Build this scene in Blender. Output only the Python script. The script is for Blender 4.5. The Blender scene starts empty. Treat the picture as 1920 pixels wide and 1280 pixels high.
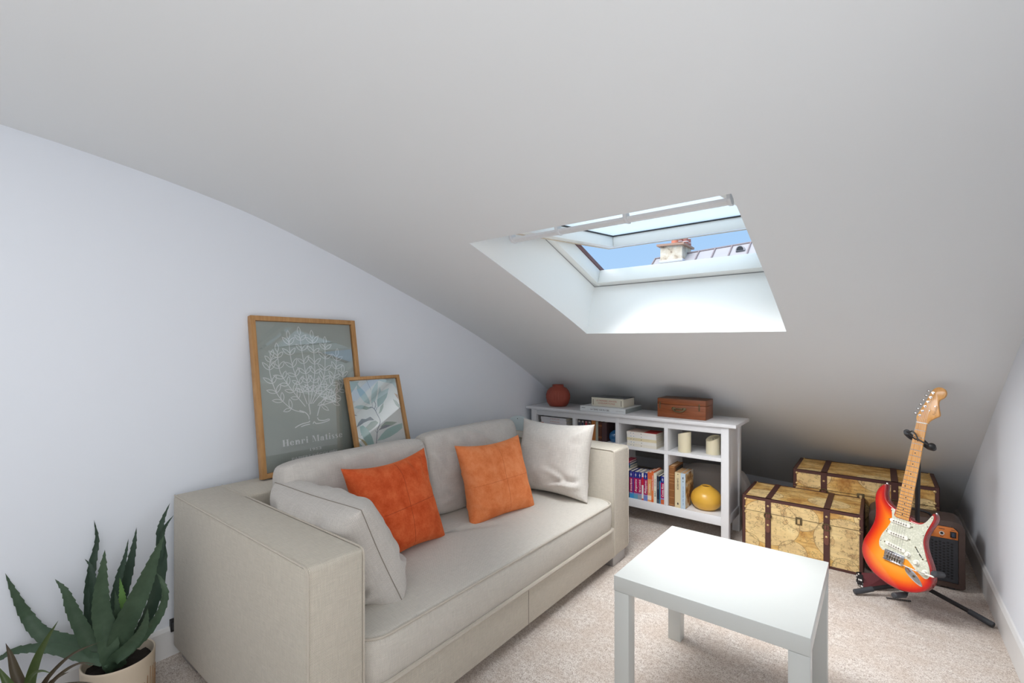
import bpy, bmesh, math, random
import numpy as np
from mathutils import Vector, Matrix, noise as mnoise
from mathutils.geometry import delaunay_2d_cdt

random.seed(7)
scene = bpy.context.scene
COL = scene.collection
PI = math.pi

# ---------------------------------------------------------------- camera, world, lights, exposure
F_PX, HORIZON, YAW, CAM_H = 880.9, 653.1, 0.664043, 1.1966
cam_data = bpy.data.cameras.new('camera')
cam = bpy.data.objects.new('camera', cam_data)
COL.objects.link(cam)
cam.location = (0, 0, CAM_H)
cam.rotation_euler = (PI / 2, 0, YAW)
cam_data.sensor_width = 36.0
cam_data.lens = F_PX / 1920 * 36.0
cam_data.shift_y = (HORIZON - 640) / 1920
cam_data.clip_start = 0.02
scene.camera = cam

scene.view_settings.view_transform = 'Standard'
scene.view_settings.look = 'None'
scene.view_settings.exposure = 0.0
scene.view_settings.gamma = 1.0
scene.view_settings.use_curve_mapping = False
scene.cycles.use_denoising = True
scene.cycles.max_bounces = 10
scene.cycles.diffuse_bounces = 6
scene.cycles.transparent_max_bounces = 12


def lin(r, g, b):
    def f(c):
        c /= 255.0
        return c / 12.92 if c <= 0.04045 else ((c + 0.055) / 1.055) ** 2.4
    return (f(r), f(g), f(b), 1.0)


world = bpy.data.worlds.new('sky')
scene.world = world
world.use_nodes = True
wn = world.node_tree.nodes
wl = world.node_tree.links
wn.clear()
w_out = wn.new('ShaderNodeOutputWorld')
w_bg = wn.new('ShaderNodeBackground')
w_tc = wn.new('ShaderNodeTexCoord')
w_sep = wn.new('ShaderNodeSeparateXYZ')
w_ramp = wn.new('ShaderNodeValToRGB')
wl.new(w_tc.outputs['Generated'], w_sep.inputs[0])
wl.new(w_sep.outputs['Z'], w_ramp.inputs['Fac'])
wl.new(w_ramp.outputs['Color'], w_bg.inputs['Color'])
wl.new(w_bg.outputs[0], w_out.inputs['Surface'])
w_ramp.color_ramp.elements[0].position = 0.0
w_ramp.color_ramp.elements[0].color = lin(196, 224, 252)
w_ramp.color_ramp.elements[1].position = 0.55
w_ramp.color_ramp.elements[1].color = lin(140, 192, 246)
e = w_ramp.color_ramp.elements.new(0.17)
e.color = lin(174, 212, 252)
w_bg.inputs['Strength'].default_value = 1.0


def lamp(name, kind, loc, target, power, color=(1, 1, 1), size=1.0, size_y=None, angle=None):
    d = bpy.data.lights.new(name, kind)
    d.energy = power
    d.color = color
    if kind == 'AREA':
        d.shape = 'RECTANGLE'
        d.size = size
        d.size_y = size_y or size
    if angle is not None:
        d.angle = angle
    o = bpy.data.objects.new(name, d)
    COL.objects.link(o)
    o.location = loc
    o.rotation_euler = (Vector(target) - Vector(loc)).to_track_quat('-Z', 'Y').to_euler()
    return o


# hazy sun high over this roof, falling through the open skylight into the far end of the room
lamp('sun', 'SUN', (-2.8, -3.9, 9.0), (-0.6, 2.1, 0.0), 5.2, (1.0, 0.99, 0.975), angle=math.radians(68))
# added fill lamp in the skylight opening, brightening the far end of the room
d = lamp('skylight_fill', 'AREA', (-0.85, 1.82, 1.545), (-0.54, 2.16, 0.64), 11.5, (1.0, 0.995, 0.99), 0.86, 0.36)
d.data.spread = math.radians(102)
# added unseen fill lamps: one aimed up, one overhead, one at the right wall
lamp('rear_fill_up', 'AREA', (-0.7, -1.3, 0.35), (-0.7, -1.1, 2.0), 14, (1.0, 0.99, 0.975), 1.6, 1.0)
lamp('rear_fill_down', 'AREA', (-0.95, -0.25, 1.88), (-0.95, -0.1, 0), 5, (1.0, 0.995, 0.985), 1.1, 0.6)
lamp('side_fill', 'AREA', (0.395, 0.35, 1.0), (-2.0, 0.85, 0.8), 20, (1.0, 0.995, 0.985), 1.5, 1.1)

# ---------------------------------------------------------------- materials
MATS = {}


class NT:
    def __init__(self, name):
        self.m = bpy.data.materials.new(name)
        self.m.use_nodes = True
        self.t = self.m.node_tree
        self.b = self.t.nodes['Principled BSDF']
        self.out = self.t.nodes['Material Output']

    def n(self, typ, **kw):
        nd = self.t.nodes.new(typ)
        for k, v in kw.items():
            if k in nd.inputs:
                nd.inputs[k].default_value = v
            else:
                setattr(nd, k, v)
        return nd

    def l(self, a, b):
        self.t.links.new(a, b)

    def math(self, op, a, b=None, c=None):
        nd = self.t.nodes.new('ShaderNodeMath')
        nd.operation = op
        for i, x in enumerate((a, b, c)):
            if x is None:
                continue
            if isinstance(x, (int, float)):
                nd.inputs[i].default_value = x
            else:
                self.l(x, nd.inputs[i])
        return nd.outputs[0]

    def mix(self, fac, a, b):
        nd = self.t.nodes.new('ShaderNodeMix')
        nd.data_type = 'RGBA'
        for i, x in ((0, fac), (6, a), (7, b)):
            if isinstance(x, (int, float, tuple)):
                nd.inputs[i].default_value = x
            else:
                self.l(x, nd.inputs[i])
        return nd.outputs[2]

    def ramp(self, fac, stops):
        nd = self.t.nodes.new('ShaderNodeValToRGB')
        cr = nd.color_ramp
        while len(cr.elements) < len(stops):
            cr.elements.new(0.5)
        for el, (p, c) in zip(cr.elements, stops):
            el.position = p
            el.color = c
        self.l(fac, nd.inputs['Fac'])
        return nd.outputs['Color']

    def noise(self, vec, scale, detail=2.0, rough=0.5):
        nd = self.n('ShaderNodeTexNoise')
        nd.inputs['Scale'].default_value = scale
        nd.inputs['Detail'].default_value = detail
        nd.inputs['Roughness'].default_value = rough
        if vec is not None:
            self.l(vec, nd.inputs['Vector'])
        return nd.outputs['Fac']

    def coord(self, which='Object', scale=None):
        tc = self.n('ShaderNodeTexCoord')
        o = tc.outputs[which]
        if scale:
            mp = self.n('ShaderNodeMapping')
            mp.inputs['Scale'].default_value = scale
            self.l(o, mp.inputs['Vector'])
            o = mp.outputs[0]
        return o

    def bump(self, h, strength, dist=0.002):
        nd = self.n('ShaderNodeBump')
        nd.inputs['Strength'].default_value = strength
        nd.inputs['Distance'].default_value = dist
        self.l(h, nd.inputs['Height'])
        self.l(nd.outputs[0], self.b.inputs['Normal'])

    def base(self, c):
        if isinstance(c, tuple):
            self.b.inputs['Base Color'].default_value = c
        else:
            self.l(c, self.b.inputs['Base Color'])

    def set(self, **kw):
        for k, v in kw.items():
            self.b.inputs[k.replace('_', ' ')].default_value = v


def plain(name, rgb, rough=0.5, var=0.06, nscale=30, metal=0.0, spec=0.5, bump=0.0, bscale=200, coat=0.0):
    if name in MATS:
        return MATS[name]
    n = NT(name)
    c = lin(*rgb)
    d = tuple(max(0, x * (1 - var)) for x in c[:3]) + (1,)
    k = tuple(min(1, x * (1 + var)) for x in c[:3]) + (1,)
    v = n.coord()
    n.base(n.mix(n.noise(v, nscale, 3), d, k))
    n.set(Roughness=rough, Metallic=metal)
    n.b.inputs['Specular IOR Level'].default_value = spec
    if coat:
        n.b.inputs['Coat Weight'].default_value = coat
        n.b.inputs['Coat Roughness'].default_value = 0.05
    if bump:
        n.bump(n.noise(v, bscale, 2), bump, 0.001)
    MATS[name] = n.m
    return n.m


def fabric(name, rgb, period=0.0045, contrast=0.30, bump=0.5, rough=0.9, slub=0.5):
    n = NT(name)
    uv = n.coord('UV')
    sep = n.n('ShaderNodeSeparateXYZ')
    n.l(uv, sep.inputs[0])
    # slight waviness so threads are not ruler straight
    wob = n.noise(uv, 60, 1)
    u = n.math('ADD', sep.outputs[0], n.math('MULTIPLY', wob, period * 0.5))
    v = n.math('ADD', sep.outputs[1], n.math('MULTIPLY', wob, period * 0.5))
    a = n.math('SINE', n.math('MULTIPLY', u, 2 * PI / period))
    b = n.math('SINE', n.math('MULTIPLY', v, 2 * PI / period))
    ab = n.math('MULTIPLY', a, b)
    h = n.math('MULTIPLY_ADD', ab, 0.5, 0.5)
    mp1 = n.n('ShaderNodeMapping')
    mp1.inputs['Scale'].default_value = (25, 420, 1)
    n.l(uv, mp1.inputs['Vector'])
    mp2 = n.n('ShaderNodeMapping')
    mp2.inputs['Scale'].default_value = (420, 25, 1)
    n.l(uv, mp2.inputs['Vector'])
    s1 = n.noise(mp1.outputs[0], 1.0, 2)
    s2 = n.noise(mp2.outputs[0], 1.0, 2)
    s = n.math('MULTIPLY', n.math('ADD', s1, s2), 0.5)
    f = n.math('ADD', n.math('MULTIPLY', h, 1 - slub), n.math('MULTIPLY', s, slub))
    c = lin(*rgb)
    dk = tuple(x * (1 - contrast) for x in c[:3]) + (1,)
    lt = tuple(min(1, x * (1 + contrast)) for x in c[:3]) + (1,)
    n.base(n.ramp(f, [(0.2, dk), (0.8, lt)]))
    n.set(Roughness=rough)
    n.b.inputs['Specular IOR Level'].default_value = 0.15
    n.b.inputs['Sheen Weight'].default_value = 0.15
    n.bump(f, bump, 0.0015)
    MATS[name] = n.m
    return n.m


def emboss_wood(name, rgb, rgb2, along=(2, 40, 40), rough=0.45, coat=0.0, spec=0.4):
    n = NT(name)
    v = n.coord('Object', along)
    w = n.noise(v, 3.0, 4, 0.6)
    n.base(n.ramp(w, [(0.3, lin(*rgb2)), (0.65, lin(*rgb))]))
    n.set(Roughness=rough)
    n.b.inputs['Specular IOR Level'].default_value = spec
    n.b.inputs['Coat Weight'].default_value = coat
    n.bump(w, 0.08, 0.001)
    MATS[name] = n.m
    return n.m


# walls and carpet
def paint(name, rgb, bump=0.03):
    n = NT(name)
    v = n.coord()
    c = lin(*rgb)
    n.base(n.mix(n.noise(v, 1.2, 2), tuple(x * .985 for x in c[:3]) + (1,), c))
    n.set(Roughness=0.85)
    n.b.inputs['Specular IOR Level'].default_value = 0.2
    n.bump(n.noise(v, 260, 3), bump, 0.001)
    MATS[name] = n.m
    return n.m


m_wall = paint('wall_paint', (232, 237, 245))
m_ceil = paint('ceiling_paint', (225, 228, 230))
m_reveal = paint('reveal_paint', (240, 241, 239), 0.01)
m_base = plain('baseboard_paint', (226, 226, 226), 0.45, 0.02)

n = NT('carpet')
v = n.coord()
big = n.noise(v, 9, 3)
mid = n.noise(v, 190, 3, 0.65)
fine = n.noise(v, 420, 2, 0.6)
tuft = n.noise(v, 62, 3, 0.6)
k = n.math('ADD', n.math('MULTIPLY', tuft, 0.20), n.math('ADD', n.math('MULTIPLY', mid, 0.38), n.math('MULTIPLY', fine, 0.42)))
c1 = n.ramp(k, [(0.37, lin(110, 92, 80)), (0.45, lin(188, 173, 162)), (0.52, lin(228, 218, 209)), (0.61, lin(250, 246, 241))])
n.base(n.mix(n.math('MULTIPLY', n.ramp(big, [(0.40, (0, 0, 0, 1)), (0.62, (1, 1, 1, 1))]), 0.35), c1, lin(196, 176, 160)))
n.set(Roughness=1.0)
n.b.inputs['Specular IOR Level'].default_value = 0.05
n.b.inputs['Sheen Weight'].default_value = 0.1
n.bump(k, 0.8, 0.009)
m_carpet = n.m

m_white = plain('white_lacquer', (209, 212, 209), 0.28, 0.01, spec=0.45)
m_shelf = plain('white_painted_wood', (226, 227, 230), 0.42, 0.015)
m_sofa = fabric('sofa_weave', (191, 184, 171), 0.0038, 0.40, 0.6)
m_sofa2 = fabric('sofa_seat_weave', (198, 193, 184), 0.0037, 0.36, 0.55)
m_back = fabric('back_cushion_weave', (193, 188, 182), 0.0038, 0.40, 0.6)
m_linen = fabric('linen', (206, 201, 194), 0.0026, 0.30, 0.45, slub=0.8)
m_pipe = fabric('piping', (186, 178, 166), 0.004, 0.12, 0.3)
m_seam = plain('seam_shadow', (138, 130, 120), 0.9)
m_alu = plain('brushed_aluminium', (176, 176, 178), 0.35, 0.03, metal=0.85)
m_chrome = plain('chrome', (214, 214, 216), 0.16, 0.02, metal=1.0)
m_brass = plain('aged_brass', (216, 186, 132), 0.3, 0.1, metal=0.45)
m_bronze = plain('dark_bronze', (104, 90, 64), 0.4, 0.2, metal=0.5)
m_black = plain('black_plastic', (26, 26, 28), 0.45, 0.05)
m_rubber = plain('dark_rubber', (58, 61, 66), 0.55, 0.05)
m_leather = plain('brown_leather', (80, 47, 42), 0.5, 0.12, 60, bump=0.25, bscale=500)
m_tongue = plain('strap_tongue_leather', (112, 70, 58), 0.45, 0.12, 60)
m_stitch = plain('stitching', (132, 98, 84), 0.8)
m_oak = emboss_wood('oak', (190, 146, 96), (168, 122, 74), (30, 3, 3), 0.5)
m_maple = emboss_wood('maple', (232, 174, 102), (216, 152, 80), (60, 60, 3), 0.3, 0.3)
m_casewood = emboss_wood('case_wood', (150, 84, 46), (118, 62, 32), (4, 60, 60), 0.4, 0.2)
m_casetop = emboss_wood('case_lid_wood', (110, 78, 56), (88, 58, 40), (4, 60, 60), 0.5)

# suede
def suede(name, rgb, rgb2, rgb3):
    n = NT(name)
    v = n.coord()
    a = n.noise(v, 14, 4, 0.65)
    b = n.noise(v, 170, 2)
    f = n.math('ADD', n.math('MULTIPLY', a, 0.85), n.math('MULTIPLY', b, 0.15))
    n.base(n.ramp(f, [(0.36, lin(*rgb2)), (0.5, lin(*rgb)), (0.64, lin(*rgb3))]))
    n.set(Roughness=0.85)
    n.b.inputs['Sheen Weight'].default_value = 0.35
    n.b.inputs['Sheen Tint'].default_value = lin(255, 170, 110)
    n.b.inputs['Specular IOR Level'].default_value = 0.1
    n.bump(b, 0.12, 0.001)
    return n.m


m_suede1 = suede('burnt_orange_suede', (198, 86, 46), (182, 70, 34), (212, 104, 62))
m_suede2 = suede('light_orange_suede', (222, 130, 80), (210, 114, 66), (230, 144, 96))

# old map print
n = NT('old_map_print')
tc = n.coord()
sp = n.n('ShaderNodeSeparateXYZ')
n.l(tc, sp.inputs[0])
X = sp.outputs[0]
Zc = n.math('ADD', sp.outputs[2], sp.outputs[1])
cmb = n.n('ShaderNodeCombineXYZ')
n.l(X, cmb.inputs[0])
n.l(Zc, cmb.inputs[1])
P = cmb.outputs[0]
base = n.noise(P, 9, 4, 0.6)
col = n.ramp(base, [(0.3, lin(170, 118, 54)), (0.44, lin(212, 168, 94)), (0.60, lin(236, 202, 132)), (0.75, lin(244, 222, 168))])
stre = n.n('ShaderNodeMapping')
stre.inputs['Scale'].default_value = (6, 48, 1)
n.l(P, stre.inputs['Vector'])
st = n.noise(stre.outputs[0], 1.0, 3)
col = n.mix(n.ramp(st, [(0.46, (0, 0, 0, 1)), (0.66, (0.75, 0.75, 0.75, 1))]), col, lin(168, 116, 58))
inside = None
ring = None
for (cx, cz, r) in ((0.145, 0.185, 0.15), (0.50, 0.16, 0.14), (0.30, 0.245, 0.085), (0.26, 0.045, 0.07), (0.505, 0.02, 0.06), (0.03, 0.05, 0.06), (0.62, 0.30, 0.08), (0.10, 0.42, 0.10), (0.42, 0.45, 0.10)):
    dx = n.math('SUBTRACT', X, cx)
    dz = n.math('SUBTRACT', Zc, cz)
    d = n.math('SQRT', n.math('ADD', n.math('MULTIPLY', dx, dx), n.math('MULTIPLY', n.math('MULTIPLY', dz, dz), 1.35)))
    rg = n.math('COMPARE', d, r, 0.0016)
    ins = n.math('LESS_THAN', d, r)
    ring = rg if ring is None else n.math('MAXIMUM', ring, rg)
    inside = ins if inside is None else n.math('MAXIMUM', inside, ins)
land = n.noise(P, 16, 4, 0.6)
col = n.mix(n.math('MULTIPLY', inside, 0.55), col, lin(240, 220, 168))
isl = n.math('MULTIPLY', inside, n.math('GREATER_THAN', land, 0.60))
col = n.mix(n.math('MULTIPLY', isl, 0.30), col, lin(176, 122, 70))
coast = n.math('MULTIPLY', n.math('MULTIPLY', n.math('COMPARE', land, 0.60, 0.009), n.math('MULTIPLY_ADD', inside, 0.8, 0.2)), 0.9)
coast2 = n.math('MULTIPLY', n.math('COMPARE', n.noise(P, 27, 5, 0.7), 0.565, 0.012), 0.8)
lines = n.math('MAXIMUM', n.math('MAXIMUM', n.math('MULTIPLY', ring, 0.7), coast), coast2)
col = n.mix(n.math('MULTIPLY', lines, 0.78), col, lin(84, 56, 32))
mer = n.math('COMPARE', n.math('FRACT', n.math('MULTIPLY', X, 42)), 0.5, 0.03)
par = n.math('COMPARE', n.math('FRACT', n.math('MULTIPLY', Zc, 42)), 0.5, 0.03)
grid = n.math('MULTIPLY', n.math('MULTIPLY', n.math('MAXIMUM', mer, par), inside), 0.10)
col = n.mix(grid, col, lin(120, 84, 48))
n.base(col)
n.set(Roughness=0.6)
m_map = n.m

# guitar body burst: colour comes with the body (distance to its edge kept in an attribute)
n = NT('sunburst_lacquer')
at = n.n('ShaderNodeAttribute', attribute_name='edge')
tc = n.coord('Object', (90, 4, 4))
gr = n.noise(tc, 1.6, 4, 0.6)
f = n.math('ADD', at.outputs['Fac'], n.math('MULTIPLY', n.math('SUBTRACT', gr, 0.5), 0.05))
n.base(n.ramp(f, [(0.0, lin(150, 22, 24)), (0.16, lin(196, 30, 22)), (0.34, lin(226, 74, 18)), (0.62, lin(240, 128, 22)), (1.0, lin(247, 158, 46))]))
n.set(Roughness=0.22)
n.b.inputs['Coat Weight'].default_value = 0.6
n.b.inputs['Coat Roughness'].default_value = 0.04
m_burst = n.m

n = NT('pearl_plastic')
tc = n.coord()
vo = n.n('ShaderNodeTexVoronoi')
vo.inputs['Scale'].default_value = 150
n.l(tc, vo.inputs['Vector'])
nz = n.noise(tc, 60, 3)
f = n.math('ADD', n.math('MULTIPLY', vo.outputs['Distance'], 0.5), n.math('MULTIPLY', nz, 0.5))
n.base(n.ramp(f, [(0.28, lin(236, 236, 222)), (0.42, lin(216, 217, 200)), (0.6, lin(204, 206, 188))]))
n.set(Roughness=0.25)
m_pearl = n.m

# leaves
def leafmat(name, a, b, rough=0.5):
    n = NT(name)
    v = n.coord()
    n.base(n.mix(n.noise(v, 22, 4, 0.6), lin(*a), lin(*b)))
    n.set(Roughness=rough)
    n.b.inputs['Specular IOR Level'].default_value = 0.35
    n.bump(n.noise(v, 90, 3), 0.15, 0.002)
    return n.m


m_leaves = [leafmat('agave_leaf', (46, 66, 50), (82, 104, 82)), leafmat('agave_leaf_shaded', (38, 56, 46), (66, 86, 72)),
            leafmat('agave_leaf_young', (84, 122, 60), (112, 152, 84)), leafmat('purple_leaf', (66, 48, 46), (78, 74, 48), 0.4),
            leafmat('green_leaf', (58, 76, 38), (84, 100, 58), 0.4)]
m_soil = plain('potting_soil', (38, 32, 28), 1.0, 0.4, 120, bump=0.8, bscale=150)
m_pot = plain('cream_ceramic', (206, 192, 172), 0.6, 0.03)
m_potline = plain('ceramic_groove', (150, 118, 88), 0.8)


def glassy(name, tint, extra=0.0, refl=1.0):
    n = NT(name)
    t = n.t
    tr = n.n('ShaderNodeBsdfTransparent')
    tr.inputs['Color'].default_value = tint
    gl = n.n('ShaderNodeBsdfGlossy')
    gl.inputs['Roughness'].default_value = 0.0
    fr = n.n('ShaderNodeFresnel')
    fr.inputs['IOR'].default_value = 1.5
    mx = n.n('ShaderNodeMixShader')
    n.l(n.math('MULTIPLY', fr.outputs[0], refl), mx.inputs[0])
    n.l(tr.outputs[0], mx.inputs[1])
    n.l(gl.outputs[0], mx.inputs[2])
    last = mx
    if extra:
        tl = n.n('ShaderNodeBsdfTranslucent')
        tl.inputs['Color'].default_value = (0.92, 0.97, 0.98, 1)
        m2 = n.n('ShaderNodeMixShader')
        m2.inputs[0].default_value = extra
        n.l(mx.outputs[0], m2.inputs[1])
        n.l(tl.outputs[0], m2.inputs[2])
        last = m2
    n.l(last.outputs[0], n.out.inputs['Surface'])
    return n.m


m_picglass = glassy('picture_glass', (1, 1, 1, 1), 0.0, 1.6)
m_skyglass = glassy('skylight_glass', (0.93, 0.98, 0.98, 1), 0.34)

# ---------------------------------------------------------------- geometry helpers
WORLD = {}          # parent -> world offset its mesh data is written against


def thing(name, label, cat, loc=(0, 0, 0), mat=None, group=None, kind=None, local=False):
    o = bpy.data.objects.new(name, None)
    COL.objects.link(o)
    o.empty_display_size = 0.05
    if mat is not None:
        o.matrix_world = mat
    else:
        o.location = loc
    tag(o, label, cat, group, kind)
    WORLD[o] = Vector((0, 0, 0)) if (local or mat is not None) else Vector(loc)
    return o


def tag(o, label=None, cat=None, group=None, kind=None):
    if label:
        o['label'] = label
    if cat:
        o['category'] = cat
    if group:
        o['group'] = group
    if kind:
        o['kind'] = kind
    return o


class G:
    def __init__(self):
        self.v = []
        self.f = []
        self.mi = []
        self.cur = 0

    def add(self, vs, fs):
        o = len(self.v)
        self.v += [tuple(p) for p in vs]
        self.f += [tuple(o + i for i in q) for q in fs]
        self.mi += [self.cur] * len(fs)
        return self

    def m(self, i):
        self.cur = i
        return self

    def box(self, x0, x1, y0, y1, z0, z1):
        x0, x1 = min(x0, x1), max(x0, x1)
        y0, y1 = min(y0, y1), max(y0, y1)
        z0, z1 = min(z0, z1), max(z0, z1)
        vs = [(x0, y0, z0), (x1, y0, z0), (x1, y1, z0), (x0, y1, z0), (x0, y0, z1), (x1, y0, z1), (x1, y1, z1), (x0, y1, z1)]
        return self.add(vs, [(0, 3, 2, 1), (4, 5, 6, 7), (0, 1, 5, 4), (1, 2, 6, 5), (2, 3, 7, 6), (3, 0, 4, 7)])

    def prism(self, poly, a, b, fn):
        """poly: 2d outline, fn(u, v, w) -> 3d, extruded from w=a to w=b"""
        n = len(poly)
        vs = [fn(u, v, a) for u, v in poly] + [fn(u, v, b) for u, v in poly]
        fs = [tuple(range(n - 1, -1, -1)), tuple(range(n, 2 * n))]
        fs += [(i, (i + 1) % n, n + (i + 1) % n, n + i) for i in range(n)]
        return self.add(vs, fs)

    def tube(self, pts, r, n=10, cap=True, closed=False):
        pts = [Vector(p) for p in pts]
        N = len(pts)
        rs = r if isinstance(r, (list, tuple)) else [r] * N
        up = None
        vs = []
        for i, p in enumerate(pts):
            if closed:
                t = (pts[(i + 1) % N] - pts[i - 1]).normalized()
            else:
                t = (pts[min(i + 1, N - 1)] - pts[max(i - 1, 0)]).normalized()
            if up is None:
                up = Vector((0, 0, 1)) if abs(t.z) < 0.9 else Vector((1, 0, 0))
            a = t.cross(up)
            if a.length < 1e-6:
                a = t.orthogonal()
            a.normalize()
            b = a.cross(t).normalized()
            up = b
            for k in range(n):
                th = 2 * PI * k / n
                vs.append(p + a * (math.cos(th) * rs[i]) + b * (math.sin(th) * rs[i]))
        fs = []
        for i in range(N if closed else N - 1):
            j = (i + 1) % N
            for k in range(n):
                fs.append((i * n + k, i * n + (k + 1) % n, j * n + (k + 1) % n, j * n + k))
        if cap and not closed:
            fs.append(tuple(range(n - 1, -1, -1)))
            fs.append(tuple((N - 1) * n + k for k in range(n)))
        return self.add(vs, fs)

    def lathe(self, prof, c, n=40, ribs=0, ribd=0.0, zr=None):
        vs = []
        for r, z in prof:
            for k in range(n):
                th = 2 * PI * k / n
                rr = r
                if ribs and (zr is None or zr[0] <= z <= zr[1]):
                    rr = r - ribd * (0.5 + 0.5 * math.cos(ribs * th)) ** 4
                vs.append((c[0] + rr * math.cos(th), c[1] + rr * math.sin(th), c[2] + z))
        fs = []
        for i in range(len(prof) - 1):
            for k in range(n):
                fs.append((i * n + k, i * n + (k + 1) % n, (i + 1) * n + (k + 1) % n, (i + 1) * n + k))
        if prof[0][0] > 1e-5:
            fs.append(tuple(range(n - 1, -1, -1)))
        if prof[-1][0] > 1e-5:
            fs.append(tuple((len(prof) - 1) * n + k for k in range(n)))
        return self.add(vs, fs)

    def disc(self, c, axis, r, d, n=16, dome=0.0):
        """short cylinder (or dome) of radius r and height d from c along axis"""
        ax = Vector(axis).normalized()
        a = ax.orthogonal().normalized()
        b = ax.cross(a)
        prof = [(r, 0), (r, d)] if not dome else [(r, 0)] + [(r * math.cos(t), d + dome * math.sin(t)) for t in (0.0, 0.5, 1.0, 1.35)]
        vs = []
        for rr, z in prof:
            for k in range(n):
                th = 2 * PI * k / n
                vs.append(Vector(c) + ax * z + a * (rr * math.cos(th)) + b * (rr * math.sin(th)))
        fs = []
        for i in range(len(prof) - 1):
            for k in range(n):
                fs.append((i * n + k, i * n + (k + 1) % n, (i + 1) * n + (k + 1) % n, (i + 1) * n + k))
        fs.append(tuple(range(n - 1, -1, -1)))
        fs.append(tuple((len(prof) - 1) * n + k for k in range(n)))
        return self.add(vs, fs)

    def ball(self, c, r, nu=12, nv=8):
        rx, ry, rz = r if isinstance(r, (tuple, list)) else (r, r, r)
        vs = []
        for i in range(nv + 1):
            ph = -PI / 2 + PI * i / nv
            for k in range(nu):
                th = 2 * PI * k / nu
                vs.append((c[0] + rx * math.cos(ph) * math.cos(th), c[1] + ry * math.cos(ph) * math.sin(th), c[2] + rz * math.sin(ph)))
        fs = [(i * nu + k, i * nu + (k + 1) % nu, (i + 1) * nu + (k + 1) % nu, (i + 1) * nu + k) for i in range(nv) for k in range(nu)]
        return self.add(vs, fs)

    def build(self, name, mat, parent=None, bevel=0.0, seg=2, smooth=None, uv=False, angle=40, kind=None, label=None, off=None, weld=False):
        me = bpy.data.meshes.new(name)
        o3 = off if off is not None else (WORLD.get(parent, Vector((0, 0, 0))) if parent else Vector((0, 0, 0)))
        vs = [(p[0] - o3[0], p[1] - o3[1], p[2] - o3[2]) for p in self.v]
        me.from_pydata(vs, [], self.f)
        mats = mat if isinstance(mat, (list, tuple)) else [mat]
        for mm in mats:
            me.materials.append(mm)
        if len(mats) > 1:
            for p, i in zip(me.polygons, self.mi):
                p.material_index = i
        bm = bmesh.new()
        bm.from_mesh(me)
        if weld:
            bmesh.ops.remove_doubles(bm, verts=bm.verts, dist=1e-5)
        bmesh.ops.recalc_face_normals(bm, faces=bm.faces)
        if bevel:
            ed = [e for e in bm.edges if len(e.link_faces) == 2 and e.calc_face_angle(0) > 0.5]
            bmesh.ops.bevel(bm, geom=ed, offset=bevel, offset_type='OFFSET', segments=seg, profile=0.5, affect='EDGES', clamp_overlap=True)
        if uv:
            lay = bm.loops.layers.uv.new('UVMap')
            for f in bm.faces:
                nx, ny, nz = (abs(c) for c in f.normal)
                for lp in f.loops:
                    p = lp.vert.co
                    if nz >= nx and nz >= ny:
                        lp[lay].uv = (p.x, p.y)
                    elif nx >= ny:
                        lp[lay].uv = (p.y, p.z)
                    else:
                        lp[lay].uv = (p.x, p.z)
        bm.to_mesh(me)
        bm.free()
        if smooth is None:
            smooth = bool(bevel)
        if smooth:
            me.shade_smooth()
            me.set_sharp_from_angle(angle=math.radians(angle))
        o = bpy.data.objects.new(name, me)
        COL.objects.link(o)
        if parent is not None:
            o.parent = parent
            WORLD[o] = o3
        if kind:
            o['kind'] = kind
        if label:
            o['label'] = label
        return o


def bx(name, mat, parent, x0, x1, y0, y1, z0, z1, bevel=0.002, **kw):
    return G().box(x0, x1, y0, y1, z0, z1).build(name, mat, parent, bevel=bevel, **kw)


def frame_matrix(origin, right, up):
    r = Vector(right).normalized()
    u = Vector(up)
    u = (u - r * u.dot(r)).normalized()
    nrm = r.cross(u)           # points to the viewer's side
    m = Matrix((( r.x, -nrm.x, u.x, origin[0]), (r.y, -nrm.y, u.y, origin[1]), (r.z, -nrm.z, u.z, origin[2]), (0, 0, 0, 1)))
    return m                   # local x = right, local z = up, local -y = towards the viewer


def text_part(name, s, mat, parent, size, origin, xdir, ydir, bold=0.0, sx=1.0, width=None, align='CENTER', thick=0.0004):
    """flat lettering as real geometry: baseline centre at origin, reading along xdir, upright along ydir (in the parent's frame)"""
    cu = bpy.data.curves.new(name, 'FONT')
    cu.body = s
    cu.size = 1.0
    cu.offset = bold
    cu.align_x = align
    cu.resolution_u = 2
    cu.extrude = 0.0
    tmp = bpy.data.objects.new(name, cu)
    COL.objects.link(tmp)
    dg = bpy.context.evaluated_depsgraph_get()
    me = bpy.data.meshes.new_from_object(tmp.evaluated_get(dg))
    bpy.data.objects.remove(tmp)
    bpy.data.curves.remove(cu)
    xs = [v.co.x for v in me.vertices]
    if width and xs:
        sx = width / ((max(xs) - min(xs)) * size)
    xd = Vector(xdir).normalized()
    yd = Vector(ydir).normalized()
    nd = xd.cross(yd)
    o3 = WORLD.get(parent, Vector((0, 0, 0)))
    for v in me.vertices:
        v.co = Vector(origin) - o3 + xd * (v.co.x * size * sx) + yd * (v.co.y * size) + nd * thick
    me.materials.clear()
    me.materials.append(mat)
    me.update()
    o = bpy.data.objects.new(name, me)
    COL.objects.link(o)
    o.parent = parent
    WORLD[o] = o3
    return o


def smooth_path(pts, n):
    """Catmull-Rom through pts, n samples"""
    P = [Vector(p) for p in pts]
    P = [P[0] * 2 - P[1]] + P + [P[-1] * 2 - P[-2]]
    out = []
    segs = len(P) - 3
    for i in range(n):
        t = i / (n - 1) * segs
        k = min(int(t), segs - 1)
        t -= k
        a, b, c, d = P[k:k + 4]
        out.append(0.5 * ((2 * b) + (c - a) * t + (2 * a - 5 * b + 4 * c - d) * t * t + (3 * b - a - 3 * c + d) * t ** 3))
    return out


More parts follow.
